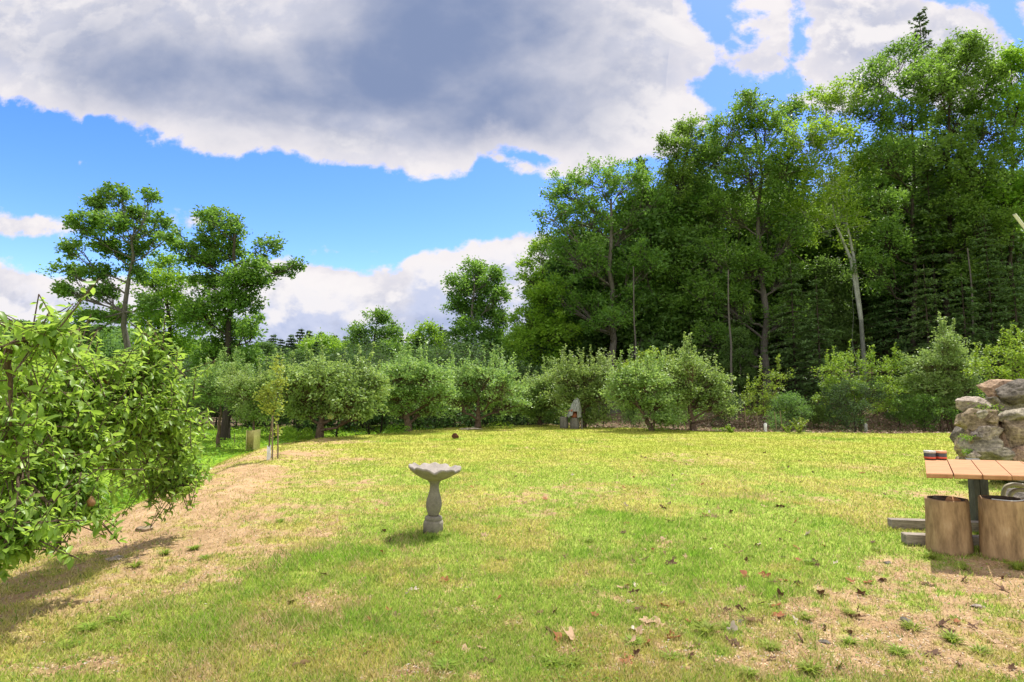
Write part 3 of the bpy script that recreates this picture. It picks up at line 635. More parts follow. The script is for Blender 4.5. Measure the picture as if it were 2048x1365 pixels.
for q, (px, py, Y) in enumerate(cons):
    g = ground(px, Y); h = atY(px, py, Y).z - g.z; pr = p_con[q % 2]; s = h / (11 if q % 2 == 0 else 10)
    put(pr, px, Y, s, rg.uniform(0, 6), 'pointed dark spruce on the skyline beyond the orchard', 'spruces on the skyline beyond the orchard')
# understorey wall beyond the meadow
for q in range(34):
    px = 40 + q * 31 + rg.uniform(-10, 10); kk = q % 4
    if kk == 3: put(p_hem[1], px, 47 + rg.uniform(0, 6), rg.uniform(.55, .8), rg.uniform(0, 6), 'dark hemlock in the thicket beyond the meadow', 'hemlocks in the thicket beyond the meadow')
    else: put(p_shr[2 if kk else 0], px, 43 + rg.uniform(0, 5), rg.uniform(1.0, 1.5), rg.uniform(0, 6), 'bushy dark shrub in the thicket beyond the meadow', 'shrubs in the thicket beyond the meadow')
    if q % 3 == 0: put(p_tree[2], px + 12, 52 + rg.uniform(0, 5), rg.uniform(.45, .62), rg.uniform(0, 6), 'low dark tree behind the thicket beyond the meadow', 'low trees behind the thicket')
for q, px in enumerate(np.arange(545, 1060, 46)):
    put(p_shr[2], px + rg.uniform(-12, 12), rg.uniform(32, 37), rg.uniform(.95, 1.35), rg.uniform(0, 6), 'full dark shrub close behind the orchard row', 'dark shrubs close behind the orchard row')
for q, px in enumerate(np.arange(530, 1080, 34)):
    Y = rg.uniform(44, 52); g = ground(px, Y); top = 700 + 26 * math.sin(q * 1.9) + rg.uniform(-8, 8) - (14 if px > 850 else 0); h = atY(px, top, Y).z - g.z
    pr = (p_con[0], p_tree[0], p_tree[2])[q % 3]; bh = (11, 15.6, 13.6)[q % 3]
    if q % 3 == 0: put(pr, px, Y, h / bh, rg.uniform(0, 6), 'dark spruce standing in the tree belt behind the orchard row', 'spruces in the tree belt behind the orchard row')
    else: put(pr, px, Y, h / bh * 1.15, rg.uniform(0, 6), 'dark leafy tree standing in the tree belt behind the orchard row', 'leafy trees in the belt behind the orchard row', .87)
# woods on the far hills: one mass
rg = R_(400); nfc = 5200
tt = rg.uniform(-rad(52), rad(46), nfc); r_ = rg.uniform(130, 440, nfc); X = r_ * np.sin(tt); Y = r_ * np.cos(tt); Z = height(X, Y)
P = []; lvv = []
for q in range(16):
    d = unit(rg.normal(0, 1, (nfc, 3))); d[:, 2] = np.abs(d[:, 2]); hgt = 4.5
    P.append(np.stack([X, Y, Z + 3.5], -1) + d * np.array([3.4, 3.4, 5.0])); lvv.append(_h((X * 10).astype(int), (Y * 10).astype(int), 3))
P = np.concatenate(P); V, F_, l2 = leaf_cards(P, 3.4, rg, .8, .1, .8)
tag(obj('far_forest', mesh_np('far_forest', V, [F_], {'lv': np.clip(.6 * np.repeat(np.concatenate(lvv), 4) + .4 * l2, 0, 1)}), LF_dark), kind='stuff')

for pr in p_tree + p_hem + p_shr + p_con:
    if pr.name not in used:
        for c_ in list(pr.children): bpy.data.objects.remove(c_)
        bpy.data.objects.remove(pr)

# ------------------------------------------------------------------ orchard row
def fruit(px, py, name, label, lobes, seed, leafm=LF_fruit, tr=.10, leaf=.10, cn=76, lpc=26, clump=.23, shoots=14, Y=None, top=None, depth=.5, group='fruit trees in the orchard row', cat='fruit tree', **k):
    b = at(px, py) if Y is None else ground(px, Y); rg = R_(seed); ll = px_lobes(b, b.y, lobes, depth, rg); zt = max(l[2] for l in ll); ll = [(a_, b_ + rg.normal(0, .25), c_, d_ * rg.uniform(1.0, 1.5), e_ * 1.2, f_ * rg.uniform(.9, 1.4)) for a_, b_, c_, d_, e_, f_ in ll]; shoots = int(shoots * 2.2)
    tp = (rg.normal(0, .1), 0, zt * .6) if top is None else (atY(*top, b.y).x - b.x, 0, atY(*top, b.y).z - b.z)
    w, lv = lobed_tree(rg, zt + .3, ll, tr, tp, cn=cn, lpc=lpc, leaf=leaf, clump=clump, shoots=shoots, shoot_len=.85, flat=.7, twigr=.006, jit=(.55, 1.38), **k)
    return make_tree(name, label, cat, b, w, lv, bark_fruit, leafm, group)
t = fruit(437, 895, 'fruit_tree', 'orchard tree with a straight bare grey trunk left of the guarded trunk', [(430, 755, 30, 24), (465, 745, 28, 24), (410, 775, 28, 24), (450, 785, 38, 26), (490, 770, 24, 22), (420, 805, 20, 16)], 501, tr=.11, top=(443, 790), shoots=14)
fruit(507, 900, 'fruit_tree', 'drooping orchard tree whose trunk stands in a split yellow guard', [(500, 775, 34, 22), (535, 790, 28, 22), (480, 805, 30, 22), (520, 815, 34, 22), (490, 835, 22, 16), (530, 760, 20, 16), (545, 820, 18, 14), (460, 770, 24, 20)], 502, tr=.09, shoots=14, droop=.5)
fruit(642, 876, 'apple_tree', 'orchard tree with a thick short dark trunk and wide drooping crown', [(600, 765, 36, 28), (650, 760, 44, 28), (705, 770, 34, 28), (590, 800, 30, 24), (640, 795, 46, 26), (700, 805, 40, 26), (735, 790, 24, 28), (735, 825, 18, 18), (610, 820, 30, 14), (665, 820, 34, 14), (570, 775, 26, 22), (745, 770, 22, 24)], 503, tr=.17, top=(645, 815), shoots=20, droop=.6)
fruit(818, 861, 'apple_tree', 'dense orchard tree left of the brown ball with foliage almost to the grass', [(800, 760, 40, 28), (850, 755, 40, 30), (780, 790, 36, 28), (830, 795, 44, 28), (880, 790, 30, 28), (800, 820, 36, 16), (850, 822, 36, 16), (815, 738, 26, 20)], 504, tr=.17, shoots=18)
fruit(955, 856, 'apple_tree', 'dense orchard tree behind the pale slab right of the brown ball', [(930, 765, 36, 28), (975, 755, 36, 28), (1010, 775, 32, 28), (925, 800, 34, 24), (975, 800, 42, 26), (1020, 810, 30, 24), (900, 800, 20, 26)], 505, tr=.15, shoots=18)
fruit(1080, 850, 'apple_tree', 'orchard tree left of the draped ornament with low silvery foliage', [(1070, 780, 32, 26), (1100, 765, 30, 26), (1055, 810, 30, 26), (1100, 805, 38, 28), (1080, 830, 36, 14)], 506, tr=.13, shoots=12)
fruit(1165, 851, 'apple_tree', 'orchard tree right behind the draped ornament with tall upright shoots', [(1130, 760, 30, 26), (1165, 755, 36, 28), (1200, 765, 30, 28), (1140, 795, 34, 20), (1190, 800, 34, 22), (1190, 840, 28, 14), (1225, 770, 26, 24)], 507, tr=.15, shoots=30)
fruit(1308, 862, 'apple_tree', 'leaning orchard tree with a slanting dark stem left of the stoutest trunk', [(1260, 765, 34, 28), (1300, 770, 38, 30), (1270, 805, 30, 22), (1320, 810, 34, 22), (1330, 838, 28, 12), (1240, 790, 24, 22)], 508, tr=.12, top=(1270, 800), shoots=16)
fruit(1388, 862, 'apple_tree', 'wide orchard tree with a stout dark trunk at the right end of the dense row', [(1340, 755, 38, 26), (1385, 755, 40, 28), (1430, 770, 32, 28), (1350, 790, 40, 28), (1400, 800, 42, 26), (1445, 800, 24, 26), (1455, 825, 16, 12), (1370, 735, 26, 20)], 509, tr=.16, top=(1378, 800), shoots=18)
fruit(1305, 858, 'chestnut_sapling', 'bright yellow green leafy top poking up behind the leaning orchard tree', [(1275, 735, 30, 14), (1295, 715, 16, 14), (1330, 730, 20, 12), (1250, 745, 16, 12)], 510, LF_yel, tr=.05, leaf=.13, Y=23.5, cn=18, lpc=26, shoots=0, group=None, cat='sapling')
fruit(1528, 862, 'young_tree', 'small yellow green young tree standing among thin stakes', [(1520, 775, 22, 16), (1555, 755, 22, 14), (1500, 790, 14, 12), (1525, 800, 26, 14), (1560, 785, 18, 12), (1500, 815, 16, 10), (1545, 822, 30, 8), (1575, 815, 16, 6), (1515, 825, 20, 8)], 511, LF_yel, tr=.045, cn=12, lpc=26, shoots=6, leaf=.09, group='young trees at the right end of the orchard')
fruit(1722, 864, 'young_tree', 'spreading bright green young tree right of the yellow fronds', [(1660, 745, 26, 12), (1700, 735, 22, 20), (1750, 745, 26, 24), (1785, 735, 20, 16), (1690, 775, 36, 24), (1740, 785, 40, 24), (1790, 780, 26, 24), (1660, 800, 30, 14), (1710, 810, 34, 18), (1690, 838, 24, 16), (1765, 812, 28, 16)], 512, LF_yel, tr=.09, cn=30, lpc=34, shoots=16, leaf=.09, group='young trees at the right end of the orchard')
fruit(1880, 866, 'apple_tree', 'tall rounded orchard tree with several pale stems left of the stone pile', [(1880, 690, 26, 22), (1910, 700, 22, 22), (1850, 730, 32, 26), (1895, 735, 36, 28), (1935, 745, 30, 28), (1840, 770, 30, 28), (1890, 780, 42, 28), (1935, 785, 32, 28), (1860, 805, 30, 16), (1910, 812, 30, 16)], 513, tr=.09, shoots=18)
fruit(2040, 868, 'apple_tree', 'orchard tree rising behind the top stones of the pile', [(2010, 720, 30, 24), (2050, 715, 34, 26), (1985, 745, 26, 24), (2030, 760, 44, 30), (2080, 750, 40, 40), (1990, 790, 32, 26), (2050, 800, 50, 30)], 514, LF_yel, tr=.1, cn=30, shoots=14)
# extra thin stems under the tall rounded tree
t = [o for o in C.objects if o.get('label', '').startswith('tall rounded orchard')][0]
for dx, hh in ((.55, 1.1), (.75, 1.05)):
    V, F_ = tubes(poly((dx, .1, -.1), (dx * .6, .1, hh + .2), .05, .04, 4, .05, R_(9))[0], 7); obj('stem', mesh_np('stem', V, [F_], None, True), bark_fruit, t)
# yellowing sapling, its stakes and its tube
b = at(541, 917)
rg = R_(520); ll = px_lobes(b, b.y, [(535, 790, 20, 14), (555, 775, 14, 16), (545, 815, 22, 12), (525, 800, 12, 10), (553, 740, 8, 12), (552, 865, 8, 5)], .15, rg)
w, lv = lobed_tree(rg, 2, ll, .022, (0.05, 0, 1.7), cn=9, lpc=16, leaf=.075, clump=.14, flat=.8, shoots=6, shoot_len=.35, twigr=.004)
make_tree('peach_sapling', 'thin yellowing sapling held by stakes at the top of the bank', 'sapling', b, w, lv, bark_fruit, LF_yellow)
wood_stake = simple('stake_wood', [(.3, (.10, .075, .05)), (.6, (.24, .19, .13))], 14, .9, .1, (4, 4, .6))
white_pl = simple('white_tube', [(.3, (.50, .50, .47)), (.6, (.72, .72, .70))], 9, .55, .3)
yel_pl = simple('yellow_guard', [(.3, (.42, .38, .12)), (.6, (.62, .56, .22))], 9, .6, .3)
def bar(a, b, r, name, mat, label, cat, group=None, sides=7, r2=None):
    a = Vector(a); V, F_ = tubes([((0, 0, 0), tuple(Vector(b) - a), r, r2 if r2 is not None else r)], sides); n = len(V) // 2
    me = mesh_np(name, V, [F_, np.array([list(range(1, sides * 2, 2))]) if False else np.array([[sides + q for q in range(sides)]])]); o = obj(name, me, mat); o.location = a
    if label: tag(o, label, cat, group)
    return o
def stake(px, py, ptop, label, group='thin garden stakes'):
    g = at(px, py); h = atY(px, ptop, g.y); bar((g.x, g.y, g.z - .1), (h.x, h.y, h.z), .016, 'stake', wood_stake, label, 'stake', group)
stake(545, 921, 832, 'long brown stake beside the yellowing sapling', 'stakes of the yellowing sapling')
stake(556, 918, 850, 'shorter brown stake right of the yellowing sapling', 'stakes of the yellowing sapling')
stake(1489, 858, 815, 'pale stake at the left of the small yellow green tree', 'stakes of the small yellow green tree')
stake(1513, 860, 826, 'stake left of the white tube under the small yellow green tree', 'stakes of the small yellow green tree')
stake(1549, 860, 824, 'stake right of the white tube under the small yellow green tree', 'stakes of the small yellow green tree')
stake(1560, 858, 822, 'rightmost stake of the small yellow green tree', 'stakes of the small yellow green tree')
stake(469, 892, 868, 'short dark stake in the grass left of the yellow guard', None)
stake(1754, 864, 815, 'slanting stake beside the spreading young tree', None)
def tube_guard(px, py, ptop, wpx, label, mat=white_pl, name='trunk_guard', group='white trunk guards', split=False):
    g = at(px, py); h = atY(px, ptop, g.y).z - g.z; r = wpx / 2 / F * g.y; n = 20; vs2 = []; fs = []
    a0, a1 = (0, 2 * math.pi) if not split else (rad(-60), rad(235))
    for rr2 in (r, r * .93):
        for z in (-.05, h * .5, h * (1.0)):
            for q in range(n + 1):
                a_ = a0 + (a1 - a0) * q / n; vs2.append((math.cos(a_) * rr2 * (1 + .04 * math.sin(3 * a_)), math.sin(a_) * rr2, z + (.03 * math.sin(2 * a_) if z > h * .9 else 0)))
    k = n + 1
    for s in range(2):
        for z in range(2):
            for q in range(n): o_ = s * 3 * k + z * k + q; fs.append((o_, o_ + 1, o_ + 1 + k, o_ + k) if s == 0 else (o_, o_ + k, o_ + k + 1, o_ + 1))
    for q in range(n): fs.append((2 * k + q, 2 * k + q + 1, 5 * k + q + 1, 5 * k + q))
    o = obj(name, mesh_np(name, np.array(vs2), [np.array(fs)], None, True), mat); o.location = g; return tag(o, label, 'trunk guard', group)
tube_guard(537, 920, 893, 7, 'pale grey tube guard at the foot of the yellowing sapling')
tube_guard(1526, 861, 848, 6, 'white tube guard at the foot of the small yellow green tree')
tube_guard(1732, 864, 848, 6, 'white tube guard at the foot of the spreading young tree')
tube_guard(505, 902, 861, 26, 'tall split yellow guard round an orchard trunk on the bank', yel_pl, group=None, split=True)

# ------------------------------------------------------------------ near pear tree (left)
rg = R_(600)
pb = Vector((-5.15, 5.0, H1(-5.15, 5.0)))
pl = [(250, 725, 4.5, 60, 30), (170, 800, 4.3, 70, 50), (290, 815, 4.7, 60, 45), (180, 880, 4.2, 70, 50), (375, 840, 5.3, 38, 40), (150, 715, 4.0, 60, 30), (90, 800, 3.9, 60, 50), (320, 770, 5.0, 60, 35), (20, 690, 3.1, 60, 30), (110, 665, 3.0, 45, 18), (60, 760, 3.6, 110, 60), (190, 765, 4.6, 90, 40), (300, 745, 5.0, 50, 28), (330, 700, 5.0, 20, 30), (350, 790, 5.2, 45, 40), (230, 830, 4.8, 100, 55), (330, 860, 5.3, 60, 45), (370, 900, 5.5, 38, 40), (400, 945, 5.7, 30, 22), (360, 975, 5.6, 38, 20), (310, 950, 5.5, 40, 30), (100, 870, 4.2, 120, 70), (40, 950, 3.6, 80, 60), (150, 960, 3.9, 70, 55), (120, 1035, 3.7, 60, 35), (30, 1040, 3.4, 60, 50), (10, 1100, 3.3, 22, 16), (65, 1075, 3.4, 35, 14), (240, 900, 4.6, 70, 40), (170, 1010, 3.9, 35, 25), (20, 850, 3.2, 60, 60), (-40, 800, 4.3, 60, 90), (130, 730, 4.2, 70, 30), (245, 745, 4.8, 40, 26)]
wood = []; LP = []; LD = []; fruitp = []; done = []
pl.sort(key=lambda v: v[0])
tseg, tpts = poly((0, 0, -.2), (.3, -.1, 1.75), .13, .07, 6, .06, rg); wood += tseg
for (px, py, Y, rx, ry) in pl:
    c = atY(px, py, Y) - pb; s = Y / F; c = np.array(c); r3 = np.array([rx * s, (rx + ry) * .62 * s, ry * s])
    z0 = min(1.5, max(.5, c[2] * .7)); b0 = tpts[min(5, int(z0 / 1.75 * 6))]
    done.append(c)
    if len(done) > 1:
        near_ = min(done[:-1] + [np.array(tpts[-1])], key=lambda v: np.linalg.norm(v - c) + .5 * np.linalg.norm(v - np.array(tpts[-1])))
        if np.linalg.norm(near_ - c) < np.linalg.norm(b0 - c): b0 = near_
    bs, bp = poly(b0, c, .018, .007, 6, .08, rg, .03); wood += bs
    ntw = int(17 + 290 * r3[0] * r3[2] / (Y / 4.5) ** .5)
    for q in range(ntw):
        d = unit(rg.normal(0, 1, 3)); tip = c + d * rg.uniform(.35, 1.0) * r3
        ln = rg.uniform(.22, .42); outd = unit(unit(tip - np.array([0, 0, .9])) * .7 + rg.normal(0, .45, 3) + np.array([0, 0, .45 if tip[2] > c[2] else -.45])); st_ = tip - outd * ln
        pn = min(bp[2:], key=lambda v: np.linalg.norm(v - st_)); wood.append((pn, st_, .004, .003)); wood.append((st_, tip, .003, .0018))
        m_ = int(rg.integers(9, 15)); t = np.linspace(.05, 1, m_)[:, None]; base = st_ + (tip - st_) * t
        a_ = rg.uniform(0, 6.28) + np.arange(m_) * 2.4; e1 = unit(np.cross(outd, [.3, .2, 1])); e2 = np.cross(outd, e1)
        dr = np.cos(a_)[:, None] * e1 + np.sin(a_)[:, None] * e2
        LP.append(base); LD.append(unit(dr * .9 + outd * .5 + np.array([0, 0, -.30]) + rg.normal(0, .2, (m_, 3))))
        if rg.uniform() < .03 and np.linalg.norm(tip + np.array(pb)) > 3.6: fruitp.append(st_ + (tip - st_) * .5 + np.array([0, 0, -.05]))
# upright young shoots
for px, py0, py1, Y in [(330, 720, 632, 5.0), (355, 770, 700, 5.1), (195, 740, 680, 4.6), (250, 750, 700, 4.8), (392, 800, 735, 5.2), (300, 740, 690, 4.9), (160, 735, 650, 3.6), (120, 700, 640, 3.2)]:
    a_ = np.array(atY(px - 6, py0, Y) - pb); b_ = np.array(atY(px, py1, Y) - pb); wood.append((a_, b_, .007, .003)); m_ = 20
    t = np.linspace(.05, 1, m_)[:, None]; LP.append(a_ + (b_ - a_) * t); an = np.arange(m_) * 2.4
    LD.append(unit(np.stack([np.cos(an), np.sin(an), np.full(m_, .35)], -1)))
for sgm in list(wood):
    A_, B_, ra_ = np.array(sgm[0]), np.array(sgm[1]), sgm[2]
    if ra_ < .016 and np.linalg.norm(B_ - A_) > .12:
        m_ = int(np.linalg.norm(B_ - A_) * 16); t = rg.uniform(0, 1, (m_, 1)); LP.append(A_ + (B_ - A_) * t); LD.append(unit(rg.normal(0, 1, (m_, 3)) + np.array([0, 0, -.2])))
LP = np.concatenate(LP); LD = np.concatenate(LD)
V, Fs, lvv = leaf_curved(LP, LD, .072, rg, .42)
t = thing('pear_tree', 'near fruit tree with long glossy leaves filling the left edge', 'pear tree', pb)
V2, F2 = tubes(wood, 6); obj('trunk', mesh_np('trunk', V2, [F2], None, True), bark_fruit, t)
obj('crown', mesh_np('crown', V, Fs, {'lv': lvv}, True), LF_pear, t)
m = newmat('pear_skin'); outm(pri(ramp(tnoise(14, 3), [(.35, (.22, .17, .05)), (.6, (.27, .12, .055))]), .45, .4).outputs[0])
an = np.linspace(0, 2 * math.pi, 12, endpoint=False); prof = [(0, -.034), (.018, -.030), (.027, -.012), (.024, .006), (.014, .024), (.008, .034), (0, .036)]
V = np.array([(r * math.cos(a_), r * math.sin(a_), z) for r, z in prof for a_ in an]); F_ = np.array([(q * 12 + k, q * 12 + (k + 1) % 12, q * 12 + 12 + (k + 1) % 12, q * 12 + 12 + k) for q in range(6) for k in range(12)])
fm = mesh_np('pear_fruit', V, [F_], None, True)
for p_ in fruitp[::5]: obj('pear_fruit', fm, m, t, tuple(p_))
print('pear leaves', len(LP), 'fruit', len(fruitp))

# ------------------------------------------------------------------ bird bath
conc = simple('weathered_concrete', [(.25, (.10, .092, .070)), (.5, (.215, .195, .155)), (.75, (.33, .305, .255))], 9, .92, .15, bs=.5, bd=.004, scale2=60)
concb = simple('bowl_concrete', [(.25, (.13, .115, .10)), (.5, (.27, .24, .215)), (.75, (.38, .34, .315))], 11, .9, .2, bs=.5, bd=.004, scale2=70)
def lathe(prof, n, mod=None, cap=True):
    V = []; an_ = np.linspace(0, 2 * math.pi, n, endpoint=False)
    for q, (r, z) in enumerate(prof):
        for a_ in an_:
            r2, z2 = (r, z) if mod is None else mod(r, z, a_, q)
            V.append((r2 * math.cos(a_), r2 * math.sin(a_), z2))
    F_ = [(q * n + k, q * n + (k + 1) % n, q * n + n + (k + 1) % n, q * n + n + k) for q in range(len(prof) - 1) for k in range(n)]
    return np.array(V), np.array(F_)
g = at(866, 1066); bb = thing('bird_bath', 'grey concrete bird bath with a scalloped shell bowl standing on the lawn', 'bird bath', g)
def octo(r, z, a_, q): 
    return r * (1 - .035 * (1 - abs(math.cos(4 * a_))) + .01 * math.sin(3 * a_ + 9 * z)), z
V, F_ = lathe([(0, -.03), (.099, -.03), (.099, .10), (.094, .118), (.082, .122), (.086, .130), (.088, .145), (.082, .160), (.066, .168), (0, .168)], 64, octo); obj('base', mesh_np('base', V, [F_], None, True), conc, bb)
V, F_ = lathe([(0, .166), (.050, .166), (.054, .185), (.068, .215), (.078, .255), (.079, .29), (.072, .33), (.060, .37), (.049, .41), (.044, .45), (.045, .475), (.054, .495), (.072, .512), (.078, .52), (0, .52)], 64, lambda r, z, a_, q: (r * (1 - .03 * (1 - abs(math.cos(4 * a_)))), z)); obj('pedestal', mesh_np('pedestal', V, [F_], None, True), conc, bb)
def shell(r, z, a_, q):
    t = min(1, r / .25); w1 = math.cos(a_ * 13 + .6) * .0055 + math.sin(a_ * 5 + 1) * .007 + math.sin(a_ * 8) * .004
    k = t ** 3
    return r * (1 + .035 * math.cos(a_ * 13 + .6) * k), z + w1 * k * 1.5 + (.012 * k * math.cos(a_ - math.pi) if q > 4 else .008 * k * math.cos(a_ - math.pi))
V, F_ = lathe([(0, .515), (.08, .517), (.125, .535), (.175, .565), (.218, .595), (.238, .612), (.252, .620), (.258, .632), (.252, .645), (.236, .647), (.215, .636), (.185, .615), (.13, .590), (.07, .578), (0, .575)], 156, shell); obj('bowl', mesh_np('bowl', V, [F_], None, True), concb, bb)
bb.rotation_euler = (rad(.8), rad(1.0), .3)

# ------------------------------------------------------------------ boulders
def v3(P, sc, s):
    return (fbm(P[:, 0] * sc + s, P[:, 1] * sc + P[:, 2] * sc * .7, 4, s) + fbm(P[:, 2] * sc + s * 3, P[:, 0] * sc - P[:, 1] * sc * .7, 4, s + 7)) * .5 - .5
import bmesh
bm = bmesh.new(); bmesh.ops.create_icosphere(bm, subdivisions=5, radius=1); bm.verts.ensure_lookup_table()
ICO = np.array([v.co[:] for v in bm.verts]); ICOF = np.array([[v.index for v in f.verts] for f in bm.faces]); bm.free()
def boulder(seed, r, planes=17, rough=.17):
    rg = R_(seed); n_ = unit(rg.normal(0, 1, (planes, 3))); d_ = rg.uniform(.62, .98, planes)
    dt = ICO @ n_.T; rad_ = np.where(dt > .12, d_ / np.maximum(dt, .12), 9).min(1); rad_ = np.minimum(rad_, 1.25)
    P = ICO * rad_[:, None]; P = P * (1 + rough * .9 * v3(P, 1.6, seed)[:, None] + rough * 1.0 * v3(P, 6, seed + 3)[:, None] + rough * .7 * v3(P, 17, seed + 5)[:, None])
    return P * np.array(r)
def rockmat(name, a, b, c):
    m = newmat(name); n_ = tnoise(3.0, 7, .62, dist=.6); n2_ = tnoise(22, 6, .7); n4 = tnoise(6, 4, .5, st=(1, 1, 3.5))
    col = ramp(M('ADD', M('MULTIPLY', n_, .55), M('MULTIPLY', n4, .45)), [(.34, a), (.5, b), (.64, c)])
    sp2 = ramp(n2_, [(.34, (.38, .36, .33)), (.5, (.95, .95, .95)), (.68, (1.45, 1.42, 1.36))]); x = N('ShaderNodeMix', data_type='RGBA', blend_type='MULTIPLY'); x.inputs[0].default_value = .9; L(col, x.inputs[6]); L(sp2, x.inputs[7])
    outm(pri(x.outputs[2], .9, .2, M('ADD', M('MULTIPLY', n_, .5), M('MULTIPLY', n2_, .5)), 1.0, .045).outputs[0]); return m
RK = {'grey': rockmat('grey_stone', (.12, .108, .082), (.27, .24, .185), (.44, .39, .31)), 'dark': rockmat('dark_stone', (.07, .062, .052), (.155, .135, .115), (.26, .23, .20)),
      'orange': rockmat('orange_stone', (.17, .115, .08), (.36, .245, .165), (.50, .38, .28)), 'brown': rockmat('brown_stone', (.11, .085, .055), (.27, .21, .14), (.43, .34, .24)), 'pale': rockmat('pale_stone', (.20, .16, .13), (.35, .295, .25), (.48, .41, .36))}
RL = [  # px,py,rx,ry,depth,mat,label
 (1998, 780, 29, 19, 9.4, 'orange', 'rust orange slab on top of the stone pile, left of the round dark grey stone'),
 (2046, 786, 30, 20, 9.1, 'dark', 'round dark grey stone on top of the pile at the right edge'),
 (1952, 813, 30, 15, 9.3, 'pale', 'long pale grey stone sloping down at the upper left of the pile'),
 (2004, 822, 27, 31, 9.4, 'grey', 'big grey stone with a hollow scooped side under the rust orange slab'),
 (1943, 842, 24, 19, 9.25, 'brown', 'knobbly mossy brown stone jutting out at the left side of the pile'),
 (1968, 850, 25, 25, 9.05, 'brown', 'round brown stone in the middle left of the pile below the tuft of moss'),
 (1972, 866, 25, 12, 8.95, 'pale', 'flat pale stone overhanging the smooth grey stone at the left'),
 (2004, 872, 17, 31, 9.0, 'orange', 'upright rusty stone left of the tall brown stone'),
 (2036, 872, 24, 34, 8.8, 'brown', 'tall upright brown stone at the right edge below the thin ledge stone'),
 (2036, 832, 32, 15, 8.9, 'grey', 'thin jagged ledge stone pointing left under the round dark grey stone'),
 (1936, 890, 18, 27, 9.1, 'brown', 'narrow brown stone at the lower left corner of the pile'),
 (1965, 900, 28, 22, 8.95, 'grey', 'smooth grey stone low in the pile just above the table edge'),
 (2018, 912, 34, 16, 8.8, 'grey', 'wide grey stone low in the pile under the upright rusty stone'),
 (2056, 915, 24, 20, 8.6, 'orange', 'light rusty stone at the lower right edge of the pile'),
]
def stone(px, py, rx, ry, Y, mt, label, seed, cat='boulder', group='stones piled in the heap behind the table', dz=1.0):
    c = atY(px, py, Y); s = Y / F; P = boulder(seed, (rx * s * 1.22, (rx + ry) * .62 * s * dz, ry * s * 1.28))
    o = obj('boulder', mesh_np('boulder', P, [ICOF], None, True), RK[mt]); o.location = c
    return tag(o, label, cat, group)
for q, a_ in enumerate(RL): stone(*a_, 700 + q * 3)
for q, (px, py, r_, mt, lab) in enumerate([(1962, 829, 9, 'grey', 'small stone wedged under the long pale stone of the pile'), (1987, 838, 8, 'brown', 'small stone wedged left of the scooped grey stone'), (1955, 872, 9, 'dark', 'small dark stone wedged above the lower left corner stone'), (1996, 893, 9, 'pale', 'small pale stone wedged under the upright rusty stone'), (2021, 846, 8, 'pale', 'small pale stone wedged under the ledge stone tip'), (1987, 800, 8, 'dark', 'small dark stone wedged under the rust orange slab'), (2022, 892, 9, 'grey', 'small grey stone wedged at the foot of the tall brown stone'), (1945, 912, 10, 'pale', 'small pale stone at the foot of the lower left corner stone')]):
    stone(px, py, r_, r_ * .75, 8.85, mt, lab, 830 + q)
stone(2020, 936, 44, 22, 8.95, 'grey', 'broad grey bottom stone of the pile half hidden by the table top', 760)
stone(1952, 930, 34, 20, 9.2, 'brown', 'brown bottom stone of the pile, hidden low behind the table edge', 764)
stone(2075, 830, 40, 60, 9.7, 'dark', 'dark stone at the back of the pile filling the right edge', 768)
stone(1990, 880, 44, 60, 9.9, 'dark', 'dark stone behind the middle of the pile showing in its gaps', 772)
stone(2034, 998, 24, 13, 6.6, 'dark', 'flat dark grey stone on the ground beside the plastic chair', 776, 'stone', None)
# moss tuft growing on the pile
rg = R_(780); c = atY(1976, 822, 9.05); P = np.array(c) + rg.normal(0, 1, (420, 3)) * np.array([.10, .05, .06]); V, F_, l2 = leaf_cards(P, .035, rg, .8, .1, .5)
tag(obj('moss_tuft', mesh_np('moss_tuft', V, [F_], {'lv': l2}), LF_weed), 'bright green tuft growing in a pocket of the stone pile', 'plant')
for px, py in ((1932, 876), (1938, 905)):
    c = atY(px, py, 8.85); P = np.array(c) + rg.normal(0, 1, (160, 3)) * np.array([.05, .03, .025]); V, F_, l2 = leaf_cards(P, .03, rg, .8, .1, .5)
    tag(obj('moss_tuft', mesh_np('moss_tuft', V, [F_], {'lv': l2}), LF_weed), 'small green tuft on the left corner stone of the pile, ' + ('upper one' if py < 890 else 'lower one'), 'plant')

# ------------------------------------------------------------------ table, stumps, chair, tins
plank = simple('orange_plank', [(.3, (.28, .125, .055)), (.5, (.38, .19, .088)), (.72, (.47, .26, .13))], 3.2, .75, .3, (1, 9, 1), .3, .004, 5, 14)
posts = simple('dark_post', [(.3, (.045, .045, .04)), (.55, (.10, .10, .085)), (.75, (.17, .165, .14))], 7, .9, .15, (3, 3, .5), .6, .006)
beamm = simple('grey_timber', [(.3, (.13, .11, .09)), (.52, (.28, .24, .20)), (.75, (.42, .37, .32))], 6, .92, .12, (.6, 5, 5), .7, .006)
TZ = .72
def prism(quad, z0, z1, bev=.006):
    q = [Vector((a_[0], a_[1], 0)) for a_ in quad]; c = sum(q, Vector()) / len(q); V = []
    for z, s in ((z0, bev), (z0 + bev, 0), (z1 - bev, 0), (z1, bev)):
        for a_ in q:
            d = (c - a_).normalized(); V.append((*(a_ + d * s).xy, z))
    n = len(q); F_ = [(k * n + i, k * n + (i + 1) % n, k * n + n + (i + 1) % n, k * n + n + i) for k in range(3) for i in range(n)]
    return V, F_, [tuple(reversed(range(n))), tuple(range(3 * n, 4 * n))]
def pmesh(name, parts):
    me = bpy.data.meshes.new(name); V = []; F_ = []
    for v, f, e in parts:
        k = len(V); V += [tuple(x) for x in v]; F_ += [tuple(i + k for i in x) for x in f] + [tuple(i + k for i in x) for x in e]
    me.from_pydata(V, [], F_); me.update(); return me
